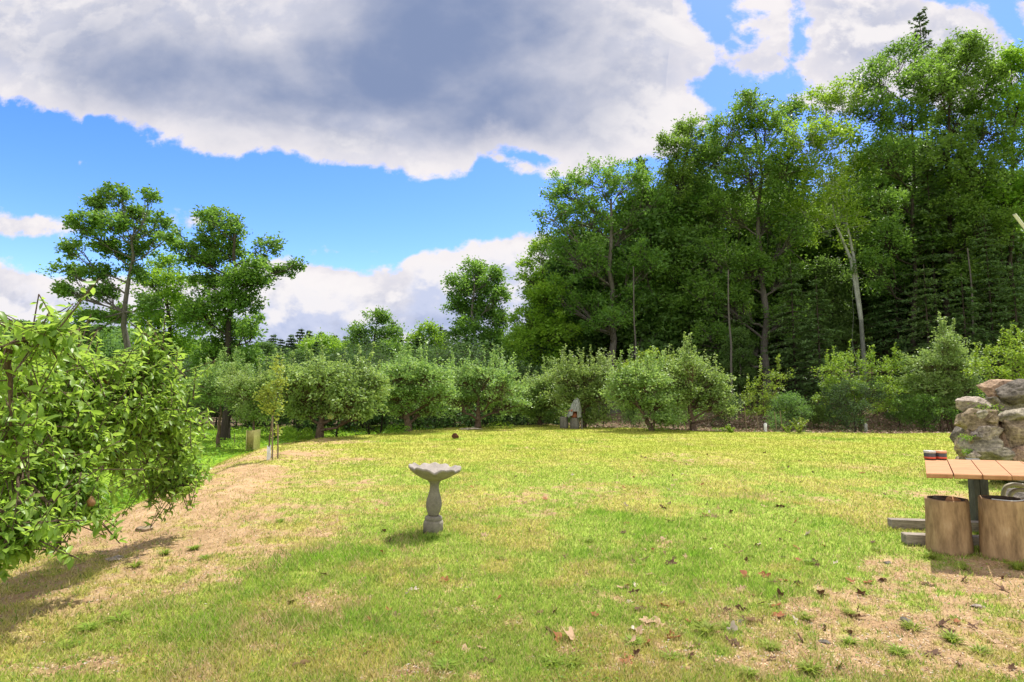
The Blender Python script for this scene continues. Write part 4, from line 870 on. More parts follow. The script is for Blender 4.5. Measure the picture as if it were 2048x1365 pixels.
fr = [atZ(1852, 947, TZ), atZ(1908, 948.5, TZ), atZ(1966, 950, TZ), atZ(2024, 951.5, TZ), atZ(2084, 953, TZ), atZ(2146, 955, TZ)]
bk = [atZ(1849, 917.5, TZ), atZ(1894, 918.5, TZ), atZ(1942, 920, TZ), atZ(1991, 921, TZ), atZ(2040, 922.5, TZ), atZ(2095, 934, TZ)]
tc_ = Vector((fr[2].x * .5 + bk[2].x * .5, fr[2].y * .5 + bk[2].y * .5, H1(fr[2].x, fr[2].y)))
tb = thing('garden_table', 'rough plank topped table on dark posts at the right edge of the lawn', 'table', tc_)
rg = R_(801)
for q in range(5):
    g_ = (fr[q + 1] - fr[q]).normalized() * .003; e = rg.uniform(-.012, .012); dz = rg.uniform(-.004, .004)
    quad = [fr[q] + g_ * .5 + (fr[q] - bk[q]).normalized() * e, fr[q + 1] - g_ * (1.3 if q else 2.2) + (fr[q] - bk[q]).normalized() * e, bk[q + 1] - g_ * 1.3, bk[q] + g_ * .5]
    quad = [a_ - tc_ for a_ in quad]; obj('plank', pmesh('plank', [prism(quad, TZ - .038 - tc_.z + dz, TZ - tc_.z + dz)]), plank, tb)
def box(c, sx, sy, sz, rz=0, bev=.006, tilt=(0, 0)):
    ca, sa = math.cos(rz), math.sin(rz); q = [(c[0] + x * ca * sx / 2 - y * sa * sy / 2, c[1] + x * sa * sx / 2 + y * ca * sy / 2) for x, y in ((-1, -1), (1, -1), (1, 1), (-1, 1))]
    return prism(q, c[2] - sz / 2, c[2] + sz / 2, bev)
b1a = at(1784, 1060); b2a = at(1813, 1093)
for nm, a_, ln, off in (('rear_beam', b1a, 1.75, 0), ('front_beam', b2a, 1.55, 0)):
    dr = Vector((.985, -.17, 0)); c = a_ + dr * ln / 2 + Vector((0.02, .06, 0)) - tc_; obj('ground_beam', pmesh('ground_beam', [box((c.x, c.y, .045), ln, .10, .09, math.atan2(-.17, .985))]), beamm, tb)
p1 = at(1957, 1062) - tc_
for dx, w_ in ((0, .05), (.075, .075)):
    obj('post', pmesh('post', [box((p1.x + dx, p1.y + .02, .06 + (TZ - .04 - .06 - tc_.z) / 2), w_, .10, TZ - .04 - .06 - tc_.z, -.15)]), posts, tb)
obj('cross_piece', pmesh('cross_piece', [box((p1.x + .04, p1.y + .03, TZ - .085 - tc_.z), .12, .7, .09, -.6)]), posts, tb)
# log stools
logm = simple('log_wood', [(.28, (.10, .062, .034)), (.45, (.27, .175, .095)), (.6, (.42, .28, .155)), (.75, (.54, .40, .26))], 4.0, .85, .2, (3.0, 3.0, .8), .9, .012, 8, 13)
login = simple('log_inside', [(.3, (.04, .03, .025)), (.7, (.13, .10, .08))], 9, .9, .1)
wline = simple('white_liner', [(.3, (.6, .6, .58)), (.7, (.8, .8, .78))], 6, .5, .3)
def stool(pxl, pxr, pyb, pyt, label, seed, lean=0):
    f = at((pxl + pxr) / 2, pyb); s = f.y / F; r = (pxr - pxl) / 2 * s * .95; c = Vector((f.x * (1 + r * .9 / f.y), f.y + r * .9, 0)); c.z = H1(c.x, c.y)
    hgt = atY((pxl + pxr) / 2, pyt, f.y).z - c.z; t = thing('log_stool', label, 'log stool', c, 'hollow log stools under the table')
    mod = lambda rr3, z, a_, q: (rr3 * (1 + .035 * math.sin(2 * a_ + seed) + .022 * math.sin(5 * a_ + seed * 2) + .012 * math.sin(11 * a_ + 3 * z / hgt) + .02 * (1 - z / hgt)), z)
    V, F_ = lathe([(0, -.05), (r * 1.02, -.05), (r * 1.01, .02), (r * .99, hgt * .35), (r * .97, hgt * .7), (r * .97, hgt - .012), (r * .955, hgt), (r * .82, hgt + .001), (r * .80, hgt - .02), (r * .79, hgt - .16), (0, hgt - .17)], 56, mod)
    V[:, 0] += lean * V[:, 2]
    me = mesh_np('log', V, [F_], None, True); o = obj('log', me, logm, t); me.materials.append(login)
    mi = np.zeros(len(me.polygons), dtype=np.int32); mi[56 * 7:] = 1; me.polygons.foreach_set('material_index', mi); return t, r, hgt
t1, r1, h1 = stool(1861, 1940, 1113, 1004, 'left hollow log stool with a wedge of wood lying in its top', 1)
V, F_, E = box((.02, -r1 * .35, 0), .10, .07, .05, .5, .01); o = obj('wood_wedge', pmesh('wood_wedge', [(V, F_, E)]), plank); o.location = t1.location + Vector((0, 0, h1 + .012)); o.rotation_euler = (rad(18), rad(10), 0)
V, F_, E = box((0, 0, -.035), .14, .12, .03, .2, .004); obj('wood_wedge_base', pmesh('wood_wedge_base', [(V, F_, E)]), login, o)
tag(o, 'small tan wedge of wood lying in the left hollow log stool', 'wood piece')
t2, r2, h2 = stool(1972, 2056, 1127, 1004, 'right hollow log stool with a white liner showing at its near rim', 2)
V, F_ = lathe([(r2 * .79, h2 - .10), (r2 * .79, h2 + .006), (r2 * .765, h2 + .006), (r2 * .765, h2 - .10)], 56, lambda r, z, a_, q: (r * (1 + .035 * math.sin(2 * a_ + 2) + .022 * math.sin(5 * a_ + 4)), z))
F_ = F_[[k for k in range(len(F_)) if 30 < (k % 56) < 54]]; obj('liner', mesh_np('liner', V, [F_], None, True), wline, t2)
# tins
tin_b = simple('black_tin', [(.3, (.03, .03, .035)), (.7, (.07, .07, .08))], 20, .4, .5); tin_r = simple('red_tin', [(.3, (.45, .10, .05)), (.7, (.62, .16, .08))], 20, .4, .5)
red_b = simple('red_band', [(.3, (.55, .07, .03)), (.7, (.7, .11, .05))], 20, .45, .5); lidm = simple('tin_lid', [(.3, (.35, .33, .30)), (.7, (.55, .52, .48))], 20, .4, .5); orl = simple('orange_lid', [(.3, (.55, .25, .12)), (.7, (.7, .36, .20))], 20, .5, .4)
for px, bm_, lm, lab in ((1860, tin_b, lidm, 'black tin with a red band and silvery lid, left one on the table corner'), (1882, tin_b, orl, 'tin with orange lid and red band, right one of the two on the table')):
    c = atZ(px, 919, TZ + .001); t = thing('tin', lab, 'tin', c, 'pair of small tins on the table corner'); r = .049
    V, F_ = lathe([(0, .0), (r, 0), (r, .018), (r, .060), (r * .96, .063), (0, .063)], 36); obj('can', mesh_np('can', V, [F_], None, True), bm_, t)
    V, F_ = lathe([(r * 1.0, .008), (r * 1.02, .009), (r * 1.02, .026), (r * 1.0, .027)], 36); obj('band', mesh_np('band', V, [F_], None, True), red_b, t)
    V, F_ = lathe([(r * .9, .0635), (r * 1.05, .0635), (r * 1.06, .067), (r * 1.05, .082), (r * .98, .086), (0, .086)], 36); obj('lid', mesh_np('lid', V, [F_], None, True), lm, t)
# plastic chair, seen between the table and the stools (it faces left)
crm = simple('cream_plastic', [(.3, (.30, .27, .19)), (.7, (.42, .38, .28))], 5, .55, .3, bs=.15)
ch = thing('garden_chair', 'cream plastic garden chair half hidden behind the right log stool', 'chair', (4.86, 5.36, H1(4.86, 5.36)), None, rad(-34)); ch.scale = (.92, .92, .86)
def tubepath(pts, r, fl=1.0, sides=10):
    pts = [Vector(p_) for p_ in pts]; q = []
    for i in range(len(pts) - 1):        # Catmull-Rom
        a_ = pts[max(i - 1, 0)]; b_ = pts[i]; c_ = pts[i + 1]; d_ = pts[min(i + 2, len(pts) - 1)]
        for k in range(6):
            t = k / 6; q.append(.5 * ((2 * b_) + (c_ - a_) * t + (2 * a_ - 5 * b_ + 4 * c_ - d_) * t * t + (3 * b_ - a_ - 3 * c_ + d_) * t ** 3))
    q.append(pts[-1]); V = []; n = len(q)
    for i in range(n):
        d = (q[min(i + 1, n - 1)] - q[max(i - 1, 0)]).normalized(); u = Vector((0, 1, 0)); v = d.cross(u).normalized()
        for k in range(sides): a_ = 2 * math.pi * k / sides; V.append(tuple(q[i] + u * math.cos(a_) * r * fl + v * math.sin(a_) * r))
    F_ = [(i * sides + k, i * sides + (k + 1) % sides, (i + 1) * sides + (k + 1) % sides, (i + 1) * sides + k) for i in range(n - 1) for k in range(sides)]
    return np.array(V), np.array(F_)
for sy in (-.20, .20):
    V, F_ = tubepath([(-.26, sy, .0), (-.25, sy, .30), (-.24, sy, .50), (-.17, sy, .575), (.0, sy, .565), (.2, sy, .55), (.30, sy, .56)], .02, 1.6); obj('arm', mesh_np('arm', V, [F_], None, True), crm, ch)
    V, F_ = tubepath([(.20, sy, .40), (.27, sy, .2), (.34, sy, .0)], .022, 1.5); obj('leg', mesh_np('leg', V, [F_], None, True), crm, ch)
def sheet(fn, nu, nv, th):
    V = []; 
    for s in (0, 1):
        for i in range(nu + 1):
            for j in range(nv + 1):
                p_ = fn(i / nu, j / nv); V.append((p_[0] + s * th[0], p_[1], p_[2] + s * th[1]))
    k = (nu + 1) * (nv + 1); w_ = nv + 1; F_ = []
    for i in range(nu):
        for j in range(nv): o_ = i * w_ + j; F_ += [(o_, o_ + w_, o_ + w_ + 1, o_ + 1), (k + o_, k + o_ + 1, k + o_ + w_ + 1, k + o_ + w_)]
    for i in range(nu): F_ += [(i * w_, k + i * w_, k + (i + 1) * w_, (i + 1) * w_), (i * w_ + nv, (i + 1) * w_ + nv, k + (i + 1) * w_ + nv, k + i * w_ + nv)]
    for j in range(nv): F_ += [(j, j + 1, k + j + 1, k + j), (nu * w_ + j, k + nu * w_ + j, k + nu * w_ + j + 1, nu * w_ + j + 1)]
    return np.array(V), np.array(F_)
V, F_ = sheet(lambda u, v: (-.24 + .46 * u, -.21 + .42 * v, .40 - .03 * math.sin(math.pi * v) - .03 * u + .015 * math.cos(u * 3)), 10, 10, (0, -.02)); obj('seat', mesh_np('seat', V, [F_], None, True), crm, ch)
V, F_ = sheet(lambda u, v: (.22 + .12 * u + .04 * math.sin(math.pi * v), -.21 + .42 * v, .38 + .42 * u + .03 * math.sin(math.pi * v) * u), 10, 10, (.02, 0)); obj('backrest', mesh_np('backrest', V, [F_], None, True), crm, ch)

# ribbed pale bar on a post just outside the right edge
metm = simple('pale_metal', [(.3, (.55, .55, .50)), (.7, (.72, .72, .66))], 12, .5, .4)
a_ = atY(2031, 428, 5.2); b_ = atY(2045, 446, 5.2); e_ = (b_ - a_).normalized()
br = thing('shade_arm', 'pale ribbed metal bar poking in from the right edge before the dark trees', 'metal bar', (a_.x + .35, 5.2, H1(a_.x + .35, 5.2)))
par = [( (a_ - br.location + Vector((0, k * .012, 0))), (a_ + e_ * .62 - br.location + Vector((0, k * .012, 0))), .006, .006) for k in range(3)]
par = [tuple([tuple(s_[0]), tuple(s_[1]), s_[2], s_[3]]) for s_ in par]
V, F_ = tubes(par + [(tuple(a_ - br.location + Vector((0, .012, -.008))), tuple(a_ + e_ * .62 - br.location + Vector((0, .012, -.008))), .011, .011)], 8); obj('arm', mesh_np('arm', V, [F_], None, True), metm, br)
V, F_ = tubes([((0, 0, 0), (0, 0, (a_ + e_ * .60).z - br.location.z), .022, .022)], 12); obj('pole', mesh_np('pole', V, [F_], None, True), metm, br)

# ------------------------------------------------------------------ ornament on stumps at the far side
grl = simple('grey_stump', [(.3, (.07, .065, .055)), (.55, (.17, .16, .14)), (.75, (.27, .255, .23))], 5, .95, .1, (3, 3, .5), .7, .01)
def stump(px, pyb, pyt, wpx, label, seed, group='old grey stumps under the far orchard tree', Y=None):
    g = at(px, pyb); s = g.y / F; r = wpx / 2 * s; h = atY(px, pyt, g.y).z - g.z
    V, F_ = lathe([(0, -.1), (r * 1.08, -.1), (r * 1.02, h * .3), (r * .98, h * .8), (r * .97, h - .015), (r * .92, h), (0, h + .004)], 32, lambda rr3, z, a_, q: (rr3 * (1 + .05 * math.sin(3 * a_ + seed) + .03 * math.sin(7 * a_ + seed)), z))
    o = obj('stump', mesh_np('stump', V, [F_], None, True), grl); o.location = g; tag(o, label, 'stump', group); return o, g, r, h
stump(1128, 857, 834, 16, 'grey stump left of the one carrying the draped ornament', 3)
o_, g_s, r_s, h_s = stump(1150, 858, 836, 18, 'grey stump carrying the draped terracotta ornament', 5)
terra = simple('terracotta', [(.3, (.20, .06, .035)), (.7, (.36, .13, .07))], 10, .8, .2); drape = simple('grey_film', [(.3, (.11, .12, .11)), (.5, (.20, .21, .20)), (.68, (.40, .41, .39))], 10, .4, .5, (2.5, 2.5, .7), .5, .01)
orn = thing('garden_ornament', 'terracotta ornament draped in grey film on the right stump', 'ornament', (g_s.x - .02, g_s.y, g_s.z + h_s + .003)); ks = g_s.y / F
V, F_ = lathe([(0, 0), (.10, 0), (.13, .04), (.12, .14), (.07, .22), (0, .24)], 28); obj('pot', mesh_np('pot', V, [F_], None, True), terra, orn)
V, F_ = lathe([(.16, .24), (.21, .26), (.20, .30), (.10, .38), (0, .42)], 28); V[:, 0] -= .03; obj('cap', mesh_np('cap', V, [F_], None, True), terra, orn)
pr_ = []
for q in range(15):
    t = q / 14; z = .05 + .74 * t; r = .235 * (1 - t) ** .65 + .05; pr_.append((r, z))
pr_.append((0.0, .80))
V, F_ = lathe(pr_, 60, lambda r, z, a_, q: (r * (1 + .10 * math.sin(7 * a_ + 6 * z) + .06 * math.sin(13 * a_ - 9 * z)), z - (.05 * math.sin(4 * a_) if z < .2 else 0)))
F_ = F_[[k for k in range(len(F_)) if not (41 <= (k % 60) <= 47 and k // 60 < 4)]]; V[:, 0] += np.clip(V[:, 2] - .1, 0, 1) * .16
obj('drape', mesh_np('drape', V, [F_], None, True), drape, orn)
bar(at(1164, 859), at(1164, 859) + Vector((0, 0, .42)), .03, 'post', grl, 'thin post right of the stump with the draped ornament', 'post')
# brown ball, pale slab
rg = R_(5); g = at(912, 878); P = boulder(900, (.115, .10, .095), 18, .10); o = obj('wood_block', mesh_np('wood_block', P, [ICOF], None, True), simple('rusty_brown', [(.3, (.05, .022, .012)), (.7, (.13, .055, .03))], 18, .9, .1)); o.location = g + Vector((0, 0, .07)); tag(o, 'small dark red brown block sitting on the far lawn', 'wood block')
g = at(942, 860); P = boulder(903, (.42, .20, .05), 14, .12); o = obj('flat_stone', mesh_np('flat_stone', P, [ICOF], None, True), RK['pale']); o.location = g + Vector((0, 0, .03)); tag(o, 'pale flat slab lying at the far edge of the lawn', 'stone slab')
# yellow trap hanging in the drooping tree
g = atY(662, 832, at(642, 876).y - .3); V, F_ = lathe([(0, -.10), (.09, -.10), (.10, -.02), (.10, .05), (.04, .10), (.02, .12), (0, .13)], 20); o = obj('insect_trap', mesh_np('insect_trap', V, [F_], None, True), yel_pl); o.location = g; tag(o, 'pale yellow trap hanging right of the short dark orchard trunk', 'trap')

# ------------------------------------------------------------------ fronds, weeds
def fronds(px, py, n, hgt, seed, label, leafm=LF_yellow, group=None, spread=.6):
    g = at(px, py); rg = R_(seed); P = []; O = []; wd = []
    for q in range(n):
        a_ = rg.uniform(0, 6.28); d = np.array([math.cos(a_) * spread, math.sin(a_) * spread * .6, 1]); d = d / np.linalg.norm(d); L_ = hgt * rg.uniform(.6, 1.2)
        for k in range(12):
            t = (k + 1) / 12; p_ = d * L_ * t - np.array([0, 0, .25 * L_ * t * t * spread]); side = np.cross(d, [0, 0, 1]); side = side / (np.linalg.norm(side) + 1e-6)
            for s in (-1, 1): P.append(p_ + side * s * .055 * (1.2 - t)); O.append(side * s * 1.2 + d * .5)
        wd.append(((0, 0, 0), tuple(d * L_ - np.array([0, 0, .25 * L_ * spread])), .008, .003))
    V, F_, l2 = leaf_cards(np.array(P), .13, rg, .9, .1, .35, np.array(O))
    t = thing('frond_plant', label, 'plant', g, group); obj('leaves', mesh_np('leaves', V, [F_], {'lv': l2}), leafm, t); V, F_ = tubes(wd, 5); obj('stems', mesh_np('stems', V, [F_], None, True), bark_fruit, t)
fronds(1598, 867, 9, .62, 910, 'bright yellow green frond plant at the right edge of the far lawn', LF_yel)
fronds(1462, 866, 5, .36, 911, 'smaller frond plant by the stout trunk at the far lawn edge', LF_yel)
fronds(1575, 866, 5, .34, 912, 'low frond shoots just left of the bright frond plant', LF_yel)
def weedbush(px, py, w_, h_, seed, label, n=700, leaf=.07, leafm=LF_weed, Y=None):
    g = at(px, py) if Y is None else ground(px, Y); s = g.y / F; rg = R_(seed); a_ = rg.uniform(0, 6.28, n); r = rg.uniform(0, 1, n) ** .5 * w_ / 2 * s; z = rg.uniform(0, 1, n) * h_ * s * np.sqrt(np.clip(1 - (r / (w_ / 2 * s)) ** 2 * .7, 0, 1))
    P = np.stack([np.cos(a_) * r, np.sin(a_) * r, z], -1); V, F_, l2 = leaf_cards(P, leaf, rg, .9, .1, .5, unit(P + 1e-3)); o = obj('weed_plant', mesh_np('weed_plant', V, [F_], {'lv': l2}), leafm); o.location = g
    tag(o, label, 'plant', None)
weedbush(583, 884, 40, 36, 920, 'leafy green weed bush left of the short dark orchard trunk')
weedbush(612, 880, 34, 24, 921, 'lower weed clump between the bush and the short dark trunk', 420)
weedbush(1700, 866, 60, 18, 922, 'grassy weeds at the foot of the spreading young tree', 420, leafm=LF_hem)
weedbush(1440, 862, 30, 8, 923, 'low weeds between the stout trunk and the small fronds', 160)
weedbush(1310, 862, 60, 20, 924, 'grassy tuft around the foot of the leaning orchard tree', 400)
weedbush(795, 868, 50, 22, 925, 'weeds at the foot of the dense tree left of the brown block', 420)
weedbush(1000, 858, 60, 16, 926, 'low weeds right of the pale slab under the orchard trees', 300)
weedbush(480, 905, 40, 22, 927, 'weeds below the split yellow guard', 300)
weedbush(250, 1000, 110, 34, 928, 'strip of green weeds behind the bank seen under the near pear branches', 1500, .09)
weedbush(335, 968, 80, 24, 929, 'green weeds behind the bank nearer the yellow guard', 900, .09)
# weeds carpeting the low meadow
rg = R_(930); n = 52000; x = rg.uniform(-34, -1, n); y = rg.uniform(8, 46, n); kk = (masks(x, y)[3] > .5) & (np.abs(x / y) < 1.0); x = x[kk]; y = y[kk]
hh = .10 + .35 * np.clip(fbm(x * .5, y * .5, 3, 55) - .42, 0, 1) * 3 * sst(y, 16, 24); P = np.stack([x, y, height(x, y) + rg.uniform(0, 1, len(x)) * hh], -1); V, F_, l2 = leaf_cards(P, .16, rg, .8, -.3, .4)
tag(obj('meadow_plants', mesh_np('meadow_plants', V, [F_], {'lv': l2}), LF_weed), kind='stuff')

# ------------------------------------------------------------------ lawn grass
rg = R_(950); n = 620000
q = rg.uniform(0, 1, n); r = 1 / (1 / 2.35 * (1 - q) + 1 / 26 * q); r = np.where(rg.uniform(0, 1, n) < .45, 2.35 * (26 / 2.35) ** q, r); tt = rg.uniform(-rad(45), rad(45), n)
x = r * np.sin(tt); y = r * np.cos(tt)
dirt, lush, dry, meadow, wood_ = masks(x, y)
tuft = fbm(x * 9, y * 9, 3, 61, .7)
keep = rg.uniform(0, 1, n) < np.clip((1 - dirt * .90) * (.45 + .9 * tuft) + .25 * lush, .03, 1) * (1 - wood_) * (1 - meadow * .6)
x, y, r, tt = x[keep], y[keep], r[keep], tt[keep]; n = len(x); gcb, mk = gcolor(x, y, True); z = height(x, y)
calm = sst(r, 7, 15)[:, None]; hb = (.016 + .012 * mk[1] + .020 * rg.uniform(0, 1, n) ** 2) * (1 + .35 * mk[1]) * (1 + r * .02); wb = .0016 + .00062 * r
an_ = rg.uniform(0, 2 * math.pi, n); ln = rg.uniform(.15, 1.2, n) * hb; dx = np.cos(an_); dy = np.sin(an_)
b2 = rg.uniform(0, 2 * math.pi, n); bx = np.cos(b2) * wb; by = np.sin(b2) * wb
P0 = np.stack([x - bx, y - by, z - .004], -1); P1 = np.stack([x + bx, y + by, z - .004], -1); P2 = np.stack([x + dx * ln, y + dy * ln, z + hb], -1)
V = np.stack([P0, P1, P2], 1).reshape(-1, 3); k = np.arange(n)[:, None] * 3 + np.array([0, 1, 2])
u = rg.uniform(0, 1, n); straw = (u < (.10 + .22 * mk[2] + .3 * mk[0] - .12 * mk[1]) * (1 - .8 * calm[:, 0]))
cb_ = gcb * (1 + rg.uniform(-.35, .25, (n, 1)) * (1 - .6 * calm)) * (1.22 - .20 * calm); cb_ = np.where(straw[:, None], A3(.58, .46, .23) * rg.uniform(.7, 1.15, (n, 1)), cb_)
gm_ = (rg.uniform(0, 1, n) < .14 * (1 - sst(r, 9, 16)))[:, None] & ~straw[:, None]; cb_ = np.where(gm_, A3(.13, .27, .025) * rg.uniform(.7, 1.5, (n, 1)), cb_)
grassm = colmat('grass_blades', .7, .5)
tag(obj('grass', mesh_np('grass', V, [k], {'col': np.repeat(cb_, 3, 0)}), grassm), kind='stuff')
# broad-leaved clover and weeds in the turf
n = 60000; q = rg.uniform(0, 1, n); r = 2.35 * (14 / 2.35) ** q; tt = rg.uniform(-rad(45), rad(45), n); x = r * np.sin(tt); y = r * np.cos(tt)
dirt, lush, dry, meadow, wood_ = masks(x, y); cv = fbm(x * 2.2 + 50, y * 2.2, 4, 161, .6)
keep = rg.uniform(0, 1, n) < np.clip(sst(cv, .52, .66) * .8 + lush * .35 * sst(cv, .4, .5), 0, 1) * (1 - dirt * .8); x, y, r = x[keep], y[keep], r[keep]; n = len(x)
P = np.stack([x, y, height(x, y) + rg.uniform(.008, .03, n)], -1); V, F_, l2 = leaf_cards(P, .016, rg, 1.2, 0, .8); V = V
tag(obj('clover', mesh_np('clover', V, [F_], {'lv': l2}), LF_weed), kind='stuff')
# crumbs of soil, straw and bark on the bare places
n = 130000; q = rg.uniform(0, 1, n); r = 2.35 * (14 / 2.35) ** q; tt = rg.uniform(-rad(45), rad(45), n); x = r * np.sin(tt); y = r * np.cos(tt); dirt = masks(x, y)[0]
keep = rg.uniform(0, 1, n) < dirt * .9 + .02; x, y, r = x[keep], y[keep], r[keep]; n = len(x); P = np.stack([x, y, height(x, y) + .006], -1)
V, F_, l2 = leaf_cards(P, .021, rg, 1.0, 0, .30); V = P.repeat(4, 0) + (V - P.repeat(4, 0)) * np.array([1, 1, .5])
pal = np.array([(.40, .25, .14), (.27, .16, .09), (.54, .40, .26), (.17, .10, .065), (.38, .34, .29)]); cc = pal[rg.integers(0, 5, n)] * rg.uniform(.7, 1.3, (n, 1))
tag(obj('soil_crumbs', mesh_np('soil_crumbs', V, [F_], {'col': np.repeat(cc, 4, 0)}), colmat('crumbs', .95, 0)), kind='stuff')
# forest floor litter
n = 30000; x = rg.uniform(-2, 34, n); y = rg.uniform(20, 34, n); wd_ = masks(x, y)[4]; keep = (wd_ > .5) & (x / y < 1); x, y = x[keep], y[keep]; n = len(x); P = np.stack([x, y, height(x, y) + .02], -1); V, F_, l2 = leaf_cards(P, .12, rg, 1.5, 0, .6)
cc = np.array([(.30, .20, .13), (.20, .12, .07), (.42, .32, .24), (.10, .16, .03)])[rg.integers(0, 4, n)]
tag(obj('leaf_litter', mesh_np('leaf_litter', V, [F_], {'col': np.repeat(cc, 4, 0)}), colmat('litter', .9, .1)), kind='stuff')

# ------------------------------------------------------------------ fallen leaves, one by one
def oakleaf(seed, size):
    rg = R_(seed); n = 22; an2 = np.linspace(0, 2 * math.pi, n, endpoint=False); r = .30 + .20 * np.abs(np.cos(an2)) ** 1.5 + .13 * np.sin(an2 * 5 + rg.uniform(0, 6)) * (.4 + np.abs(np.sin(an2))); r *= rg.uniform(.85, 1.1, n)
    X = np.cos(an2) * r * 1.15; Y_ = np.sin(an2) * r * .85; cu = rg.uniform(.5, 1.3)
    pts = [(0, 0, 0)] + [(a_ * .55, b_ * .55, .12 * cu * (b_ * b_ * 3 + .25 * a_ * a_) + rg.normal(0, .02)) for a_, b_ in zip(X, Y_)] + [(a_, b_, cu * (.75 * b_ * b_ + .35 * a_ * a_ * (1 if a_ > 0 else .2)) + rg.normal(0, .035)) for a_, b_ in zip(X, Y_)]
    F3 = np.array([(0, 1 + q, 1 + (q + 1) % n) for q in range(n)]); F4 = np.array([(1 + q, 1 + n + q, 1 + n + (q + 1) % n, 1 + (q + 1) % n) for q in range(n)])
    return np.array(pts) * size, [F3, F4]
def dead(name, c):
    m = newmat(name); col = ramp(tnoise(30, 4), [(.3, tuple(v * .6 for v in c)), (.7, c)]); p = pri(col, .75, .25); t = N('ShaderNodeBsdfTranslucent'); L(col, t.inputs[0]); x = N('ShaderNodeMixShader'); x.inputs[0].default_value = .2; L(p.outputs[0], x.inputs[1]); L(t.outputs[0], x.inputs[2]); outm(x.outputs[0]); return m
DL = {'dark brown': dead('dark_dead_leaf', (.11, .055, .03)), 'russet': dead('russet_dead_leaf', (.34, .13, .055)), 'tan': dead('tan_dead_leaf', (.50, .34, .21)), 'pale': dead('pale_dead_leaf', (.60, .50, .42))}
lm_ = {}
for ci, (cn_, mt) in enumerate(DL.items()):
    for v_ in range(3):
        P, F_ = oakleaf(1000 + ci * 7 + v_, .085); me = mesh_np('fallen_leaf', P, F_, None, True); me.materials.append(mt); lm_[(cn_, v_)] = me
rg = R_(990); key = list(DL)
named = [(1298, 1246, 'tan', 1.25, 'large pale orange leaf curled alone on the grass low right of the middle'), (1118, 1286, 'russet', 1.5, 'crumpled russet leaf, left one of the pair lying near the bottom middle'), (1146, 1280, 'tan', 1.6, 'long tan leaf, right one of the pair lying near the bottom middle'),
 (775, 1227, 'russet', 1.0, 'small russet leaf on the green grass below the bird bath'), (1490, 1156, 'russet', 1.1, 'russet leaf at the edge of the bare patch right of the middle'), (1592, 1098, 'russet', .9, 'bright russet leaf on grass left of the front ground beam'),
 (1614, 1072, 'pale', 1.5, 'big pale leaf lying between the lawn middle and the log stools'), (1320, 1084, 'tan', 1.5, 'tan leaf lying flat right of the bird bath'), (584, 1206, 'dark brown', 1.1, 'dark curled leaf on the grass at lower left'), (1560, 1015, 'dark brown', 1.2, 'very dark leaf, largest dark one left of the table'),
 (1090, 1000, 'russet', 1.2, 'dark russet leaf on the bare patch behind and right of the bird bath'), (1275, 979, 'russet', .9, 'russet leaf alone right of the far bare patch'), (1724, 948, 'russet', 1.3, 'russet leaf lying far back left of the table'), (1850, 1020, 'russet', 1.0, 'bright russet leaf just left of the left log stool'),
 (600, 1335, 'tan', 1.0, 'tan leaf at the bottom edge left of the middle'), (1505, 1246, 'tan', 1.3, 'orange tan leaf on the grass at lower right'), (1060, 1064, 'dark brown', .9, 'thin dark leaf on the grass right of the bird bath'), (1880, 1255, 'dark brown', 1.2, 'dark leaf lying on the bare soil at lower right'), (1725, 1192, 'dark brown', 1.0, 'grey brown leaf lying between the grass and the bare soil')]
def fall(px, py, cn_, s, label, group):
    g = at(px, py); o = bpy.data.objects.new('fallen_leaf', lm_[(cn_, int(rg.integers(0, 3)))]); C.objects.link(o); o.location = g + Vector((0, 0, .014)); o.rotation_euler = (rg.normal(0, .45), rg.normal(0, .45), rg.uniform(0, 6.28)); o.scale = (s, s * rg.uniform(.8, 1.1), s)
    tag(o, label, 'dead leaf', group)
for a_ in named: fall(*a_, None)
cnt = 0
for q in range(210):
    if q < 130: px, py = 1240 + abs(rg.normal(0, 1)) * 330, 905 + rg.uniform(0, 1) ** 1.4 * 400
    elif q < 170: px, py = rg.uniform(1300, 2040), rg.uniform(1080, 1355)
    else: px, py = rg.uniform(640, 1400), rg.uniform(950, 1350)
    if px > 2040 or (px > 1780 and 1030 < py < 1120) or (px > 1840 and py < 1000): continue
    cn_ = key[int(rg.choice(4, p=[.38, .2, .27, .15]))]; fall(px, py, cn_, rg.uniform(.5, 1.05), 'one of the small %s dead leaves scattered over the lawn' % cn_, 'small %s dead leaves scattered over the lawn' % cn_)
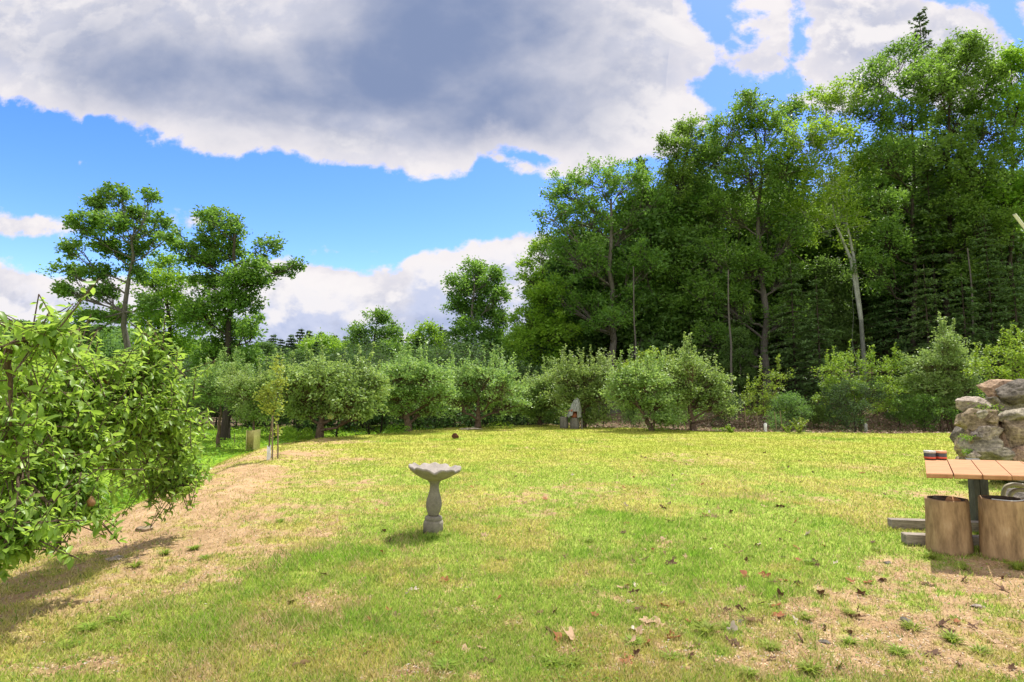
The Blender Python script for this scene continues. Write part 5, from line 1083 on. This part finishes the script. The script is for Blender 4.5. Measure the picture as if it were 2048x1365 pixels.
# coarse tufts in the thin turf
gt = []; LF_tuft = leafmat('tuft_blades', (.14, .22, .03), (.24, .33, .045), (.36, .40, .08), (.40, .5, .06), .45, .6, .2)
for v_ in range(3):
    rg2 = R_(1100 + v_); nb = 90; a3 = rg2.uniform(0, 6.28, nb); r3 = rg2.uniform(0, .025, nb); ln3 = rg2.uniform(.04, .095, nb); out3 = rg2.uniform(.3, 1.1, nb); b3 = a3 + 1.57
    B = np.stack([np.cos(a3) * r3, np.sin(a3) * r3, np.zeros(nb)], -1); D = np.stack([np.cos(a3) * out3, np.sin(a3) * out3, np.ones(nb)], -1); D = unit(D); Sd = np.stack([np.cos(b3), np.sin(b3), b3 * 0], -1) * .0035
    Mi = B + D * (ln3 * .55)[:, None]; Tp = B + D * ln3[:, None] + np.stack([np.cos(a3) * ln3 * .35, np.sin(a3) * ln3 * .35, -ln3 * .22], -1)
    V = np.stack([B - Sd, B + Sd, Mi + Sd, Mi - Sd, Tp], 1).reshape(-1, 3); k = np.arange(nb)[:, None] * 5
    me = mesh_np('grass_tuft', V, [k + np.array([0, 1, 2, 3]), k + np.array([3, 2, 4])], {'lv': np.repeat(rg2.uniform(.1, .9, nb), 5)}); me.materials.append(LF_tuft); gt.append(me)
for q, (px, py, s_) in enumerate([(1412, 1268, 1.3), (1266, 1292, 1.0), (1146, 1332, 1.0), (1540, 1300, .9), (1620, 1345, 1.2), (1700, 1230, .8), (1826, 1262, 1.1), (1905, 1285, 1.1), (1795, 1310, 1.0), (1960, 1310, 1.0), (1610, 1240, .9), (1700, 1288, .9), (1860, 1118, 1.2), (1620, 1130, 1.0), (1455, 1262, 1.0), (1755, 1105, .9), (2036, 1140, 1.3), (1925, 1140, .8), (1105, 1330, .9), (1340, 1320, .9), (1500, 1352, .9), (890, 1340, 1.0), (1180, 1085, .8), (1000, 1120, .8), (270, 1135, 1.0), (330, 1110, 1.0), (390, 1100, 1.1), (240, 1245, 1.2), (180, 1262, 1.1), (130, 1300, 1.0), (410, 1120, .9), (560, 1045, .9), (860, 1078, 1.0), (892, 1074, .9), (1960, 1045, .9), (1500, 1115, .8)]):
    g = at(px, py); o = bpy.data.objects.new('grass_tuft', gt[q % 3]); C.objects.link(o); o.location = g; o.rotation_euler = (0, 0, q * 1.3); o.scale = (s_ * .9, s_ * .9, s_ * .7)
    tag(o, 'coarse green grass tuft standing out of the thin turf', 'grass tuft', 'coarse grass tufts standing out of the turf')
# small loose stones
for q, (px, py, s, lab) in enumerate([(228, 1122, .06, 'small pale stone half sunk in the bank under the pear branches'), (290, 1062, .075, 'flat brown stone on the bank beside the pear branches'), (1955, 1215, .035, 'pale pebble on the bare soil below the right log stool'), (1478, 1246, .03, 'small dark pebble on the grass at lower right'), (1812, 1243, .032, 'dark pebble on the bare soil at lower right'), (1650, 1288, .034, 'grey pebble on the bare soil near the bottom right'), (1776, 1128, .03, 'grey pebble on the soil in front of the front ground beam')]):
    g = at(px, py); P = boulder(960 + q, (s, s * .8, s * .45), 12, .12); o = obj('pebble', mesh_np('pebble', P, [ICOF], None, True), RK['pale' if 'pale' in lab else 'brown' if 'brown' in lab else 'dark']); o.location = g + Vector((0, 0, s * .2)); tag(o, lab, 'stone')
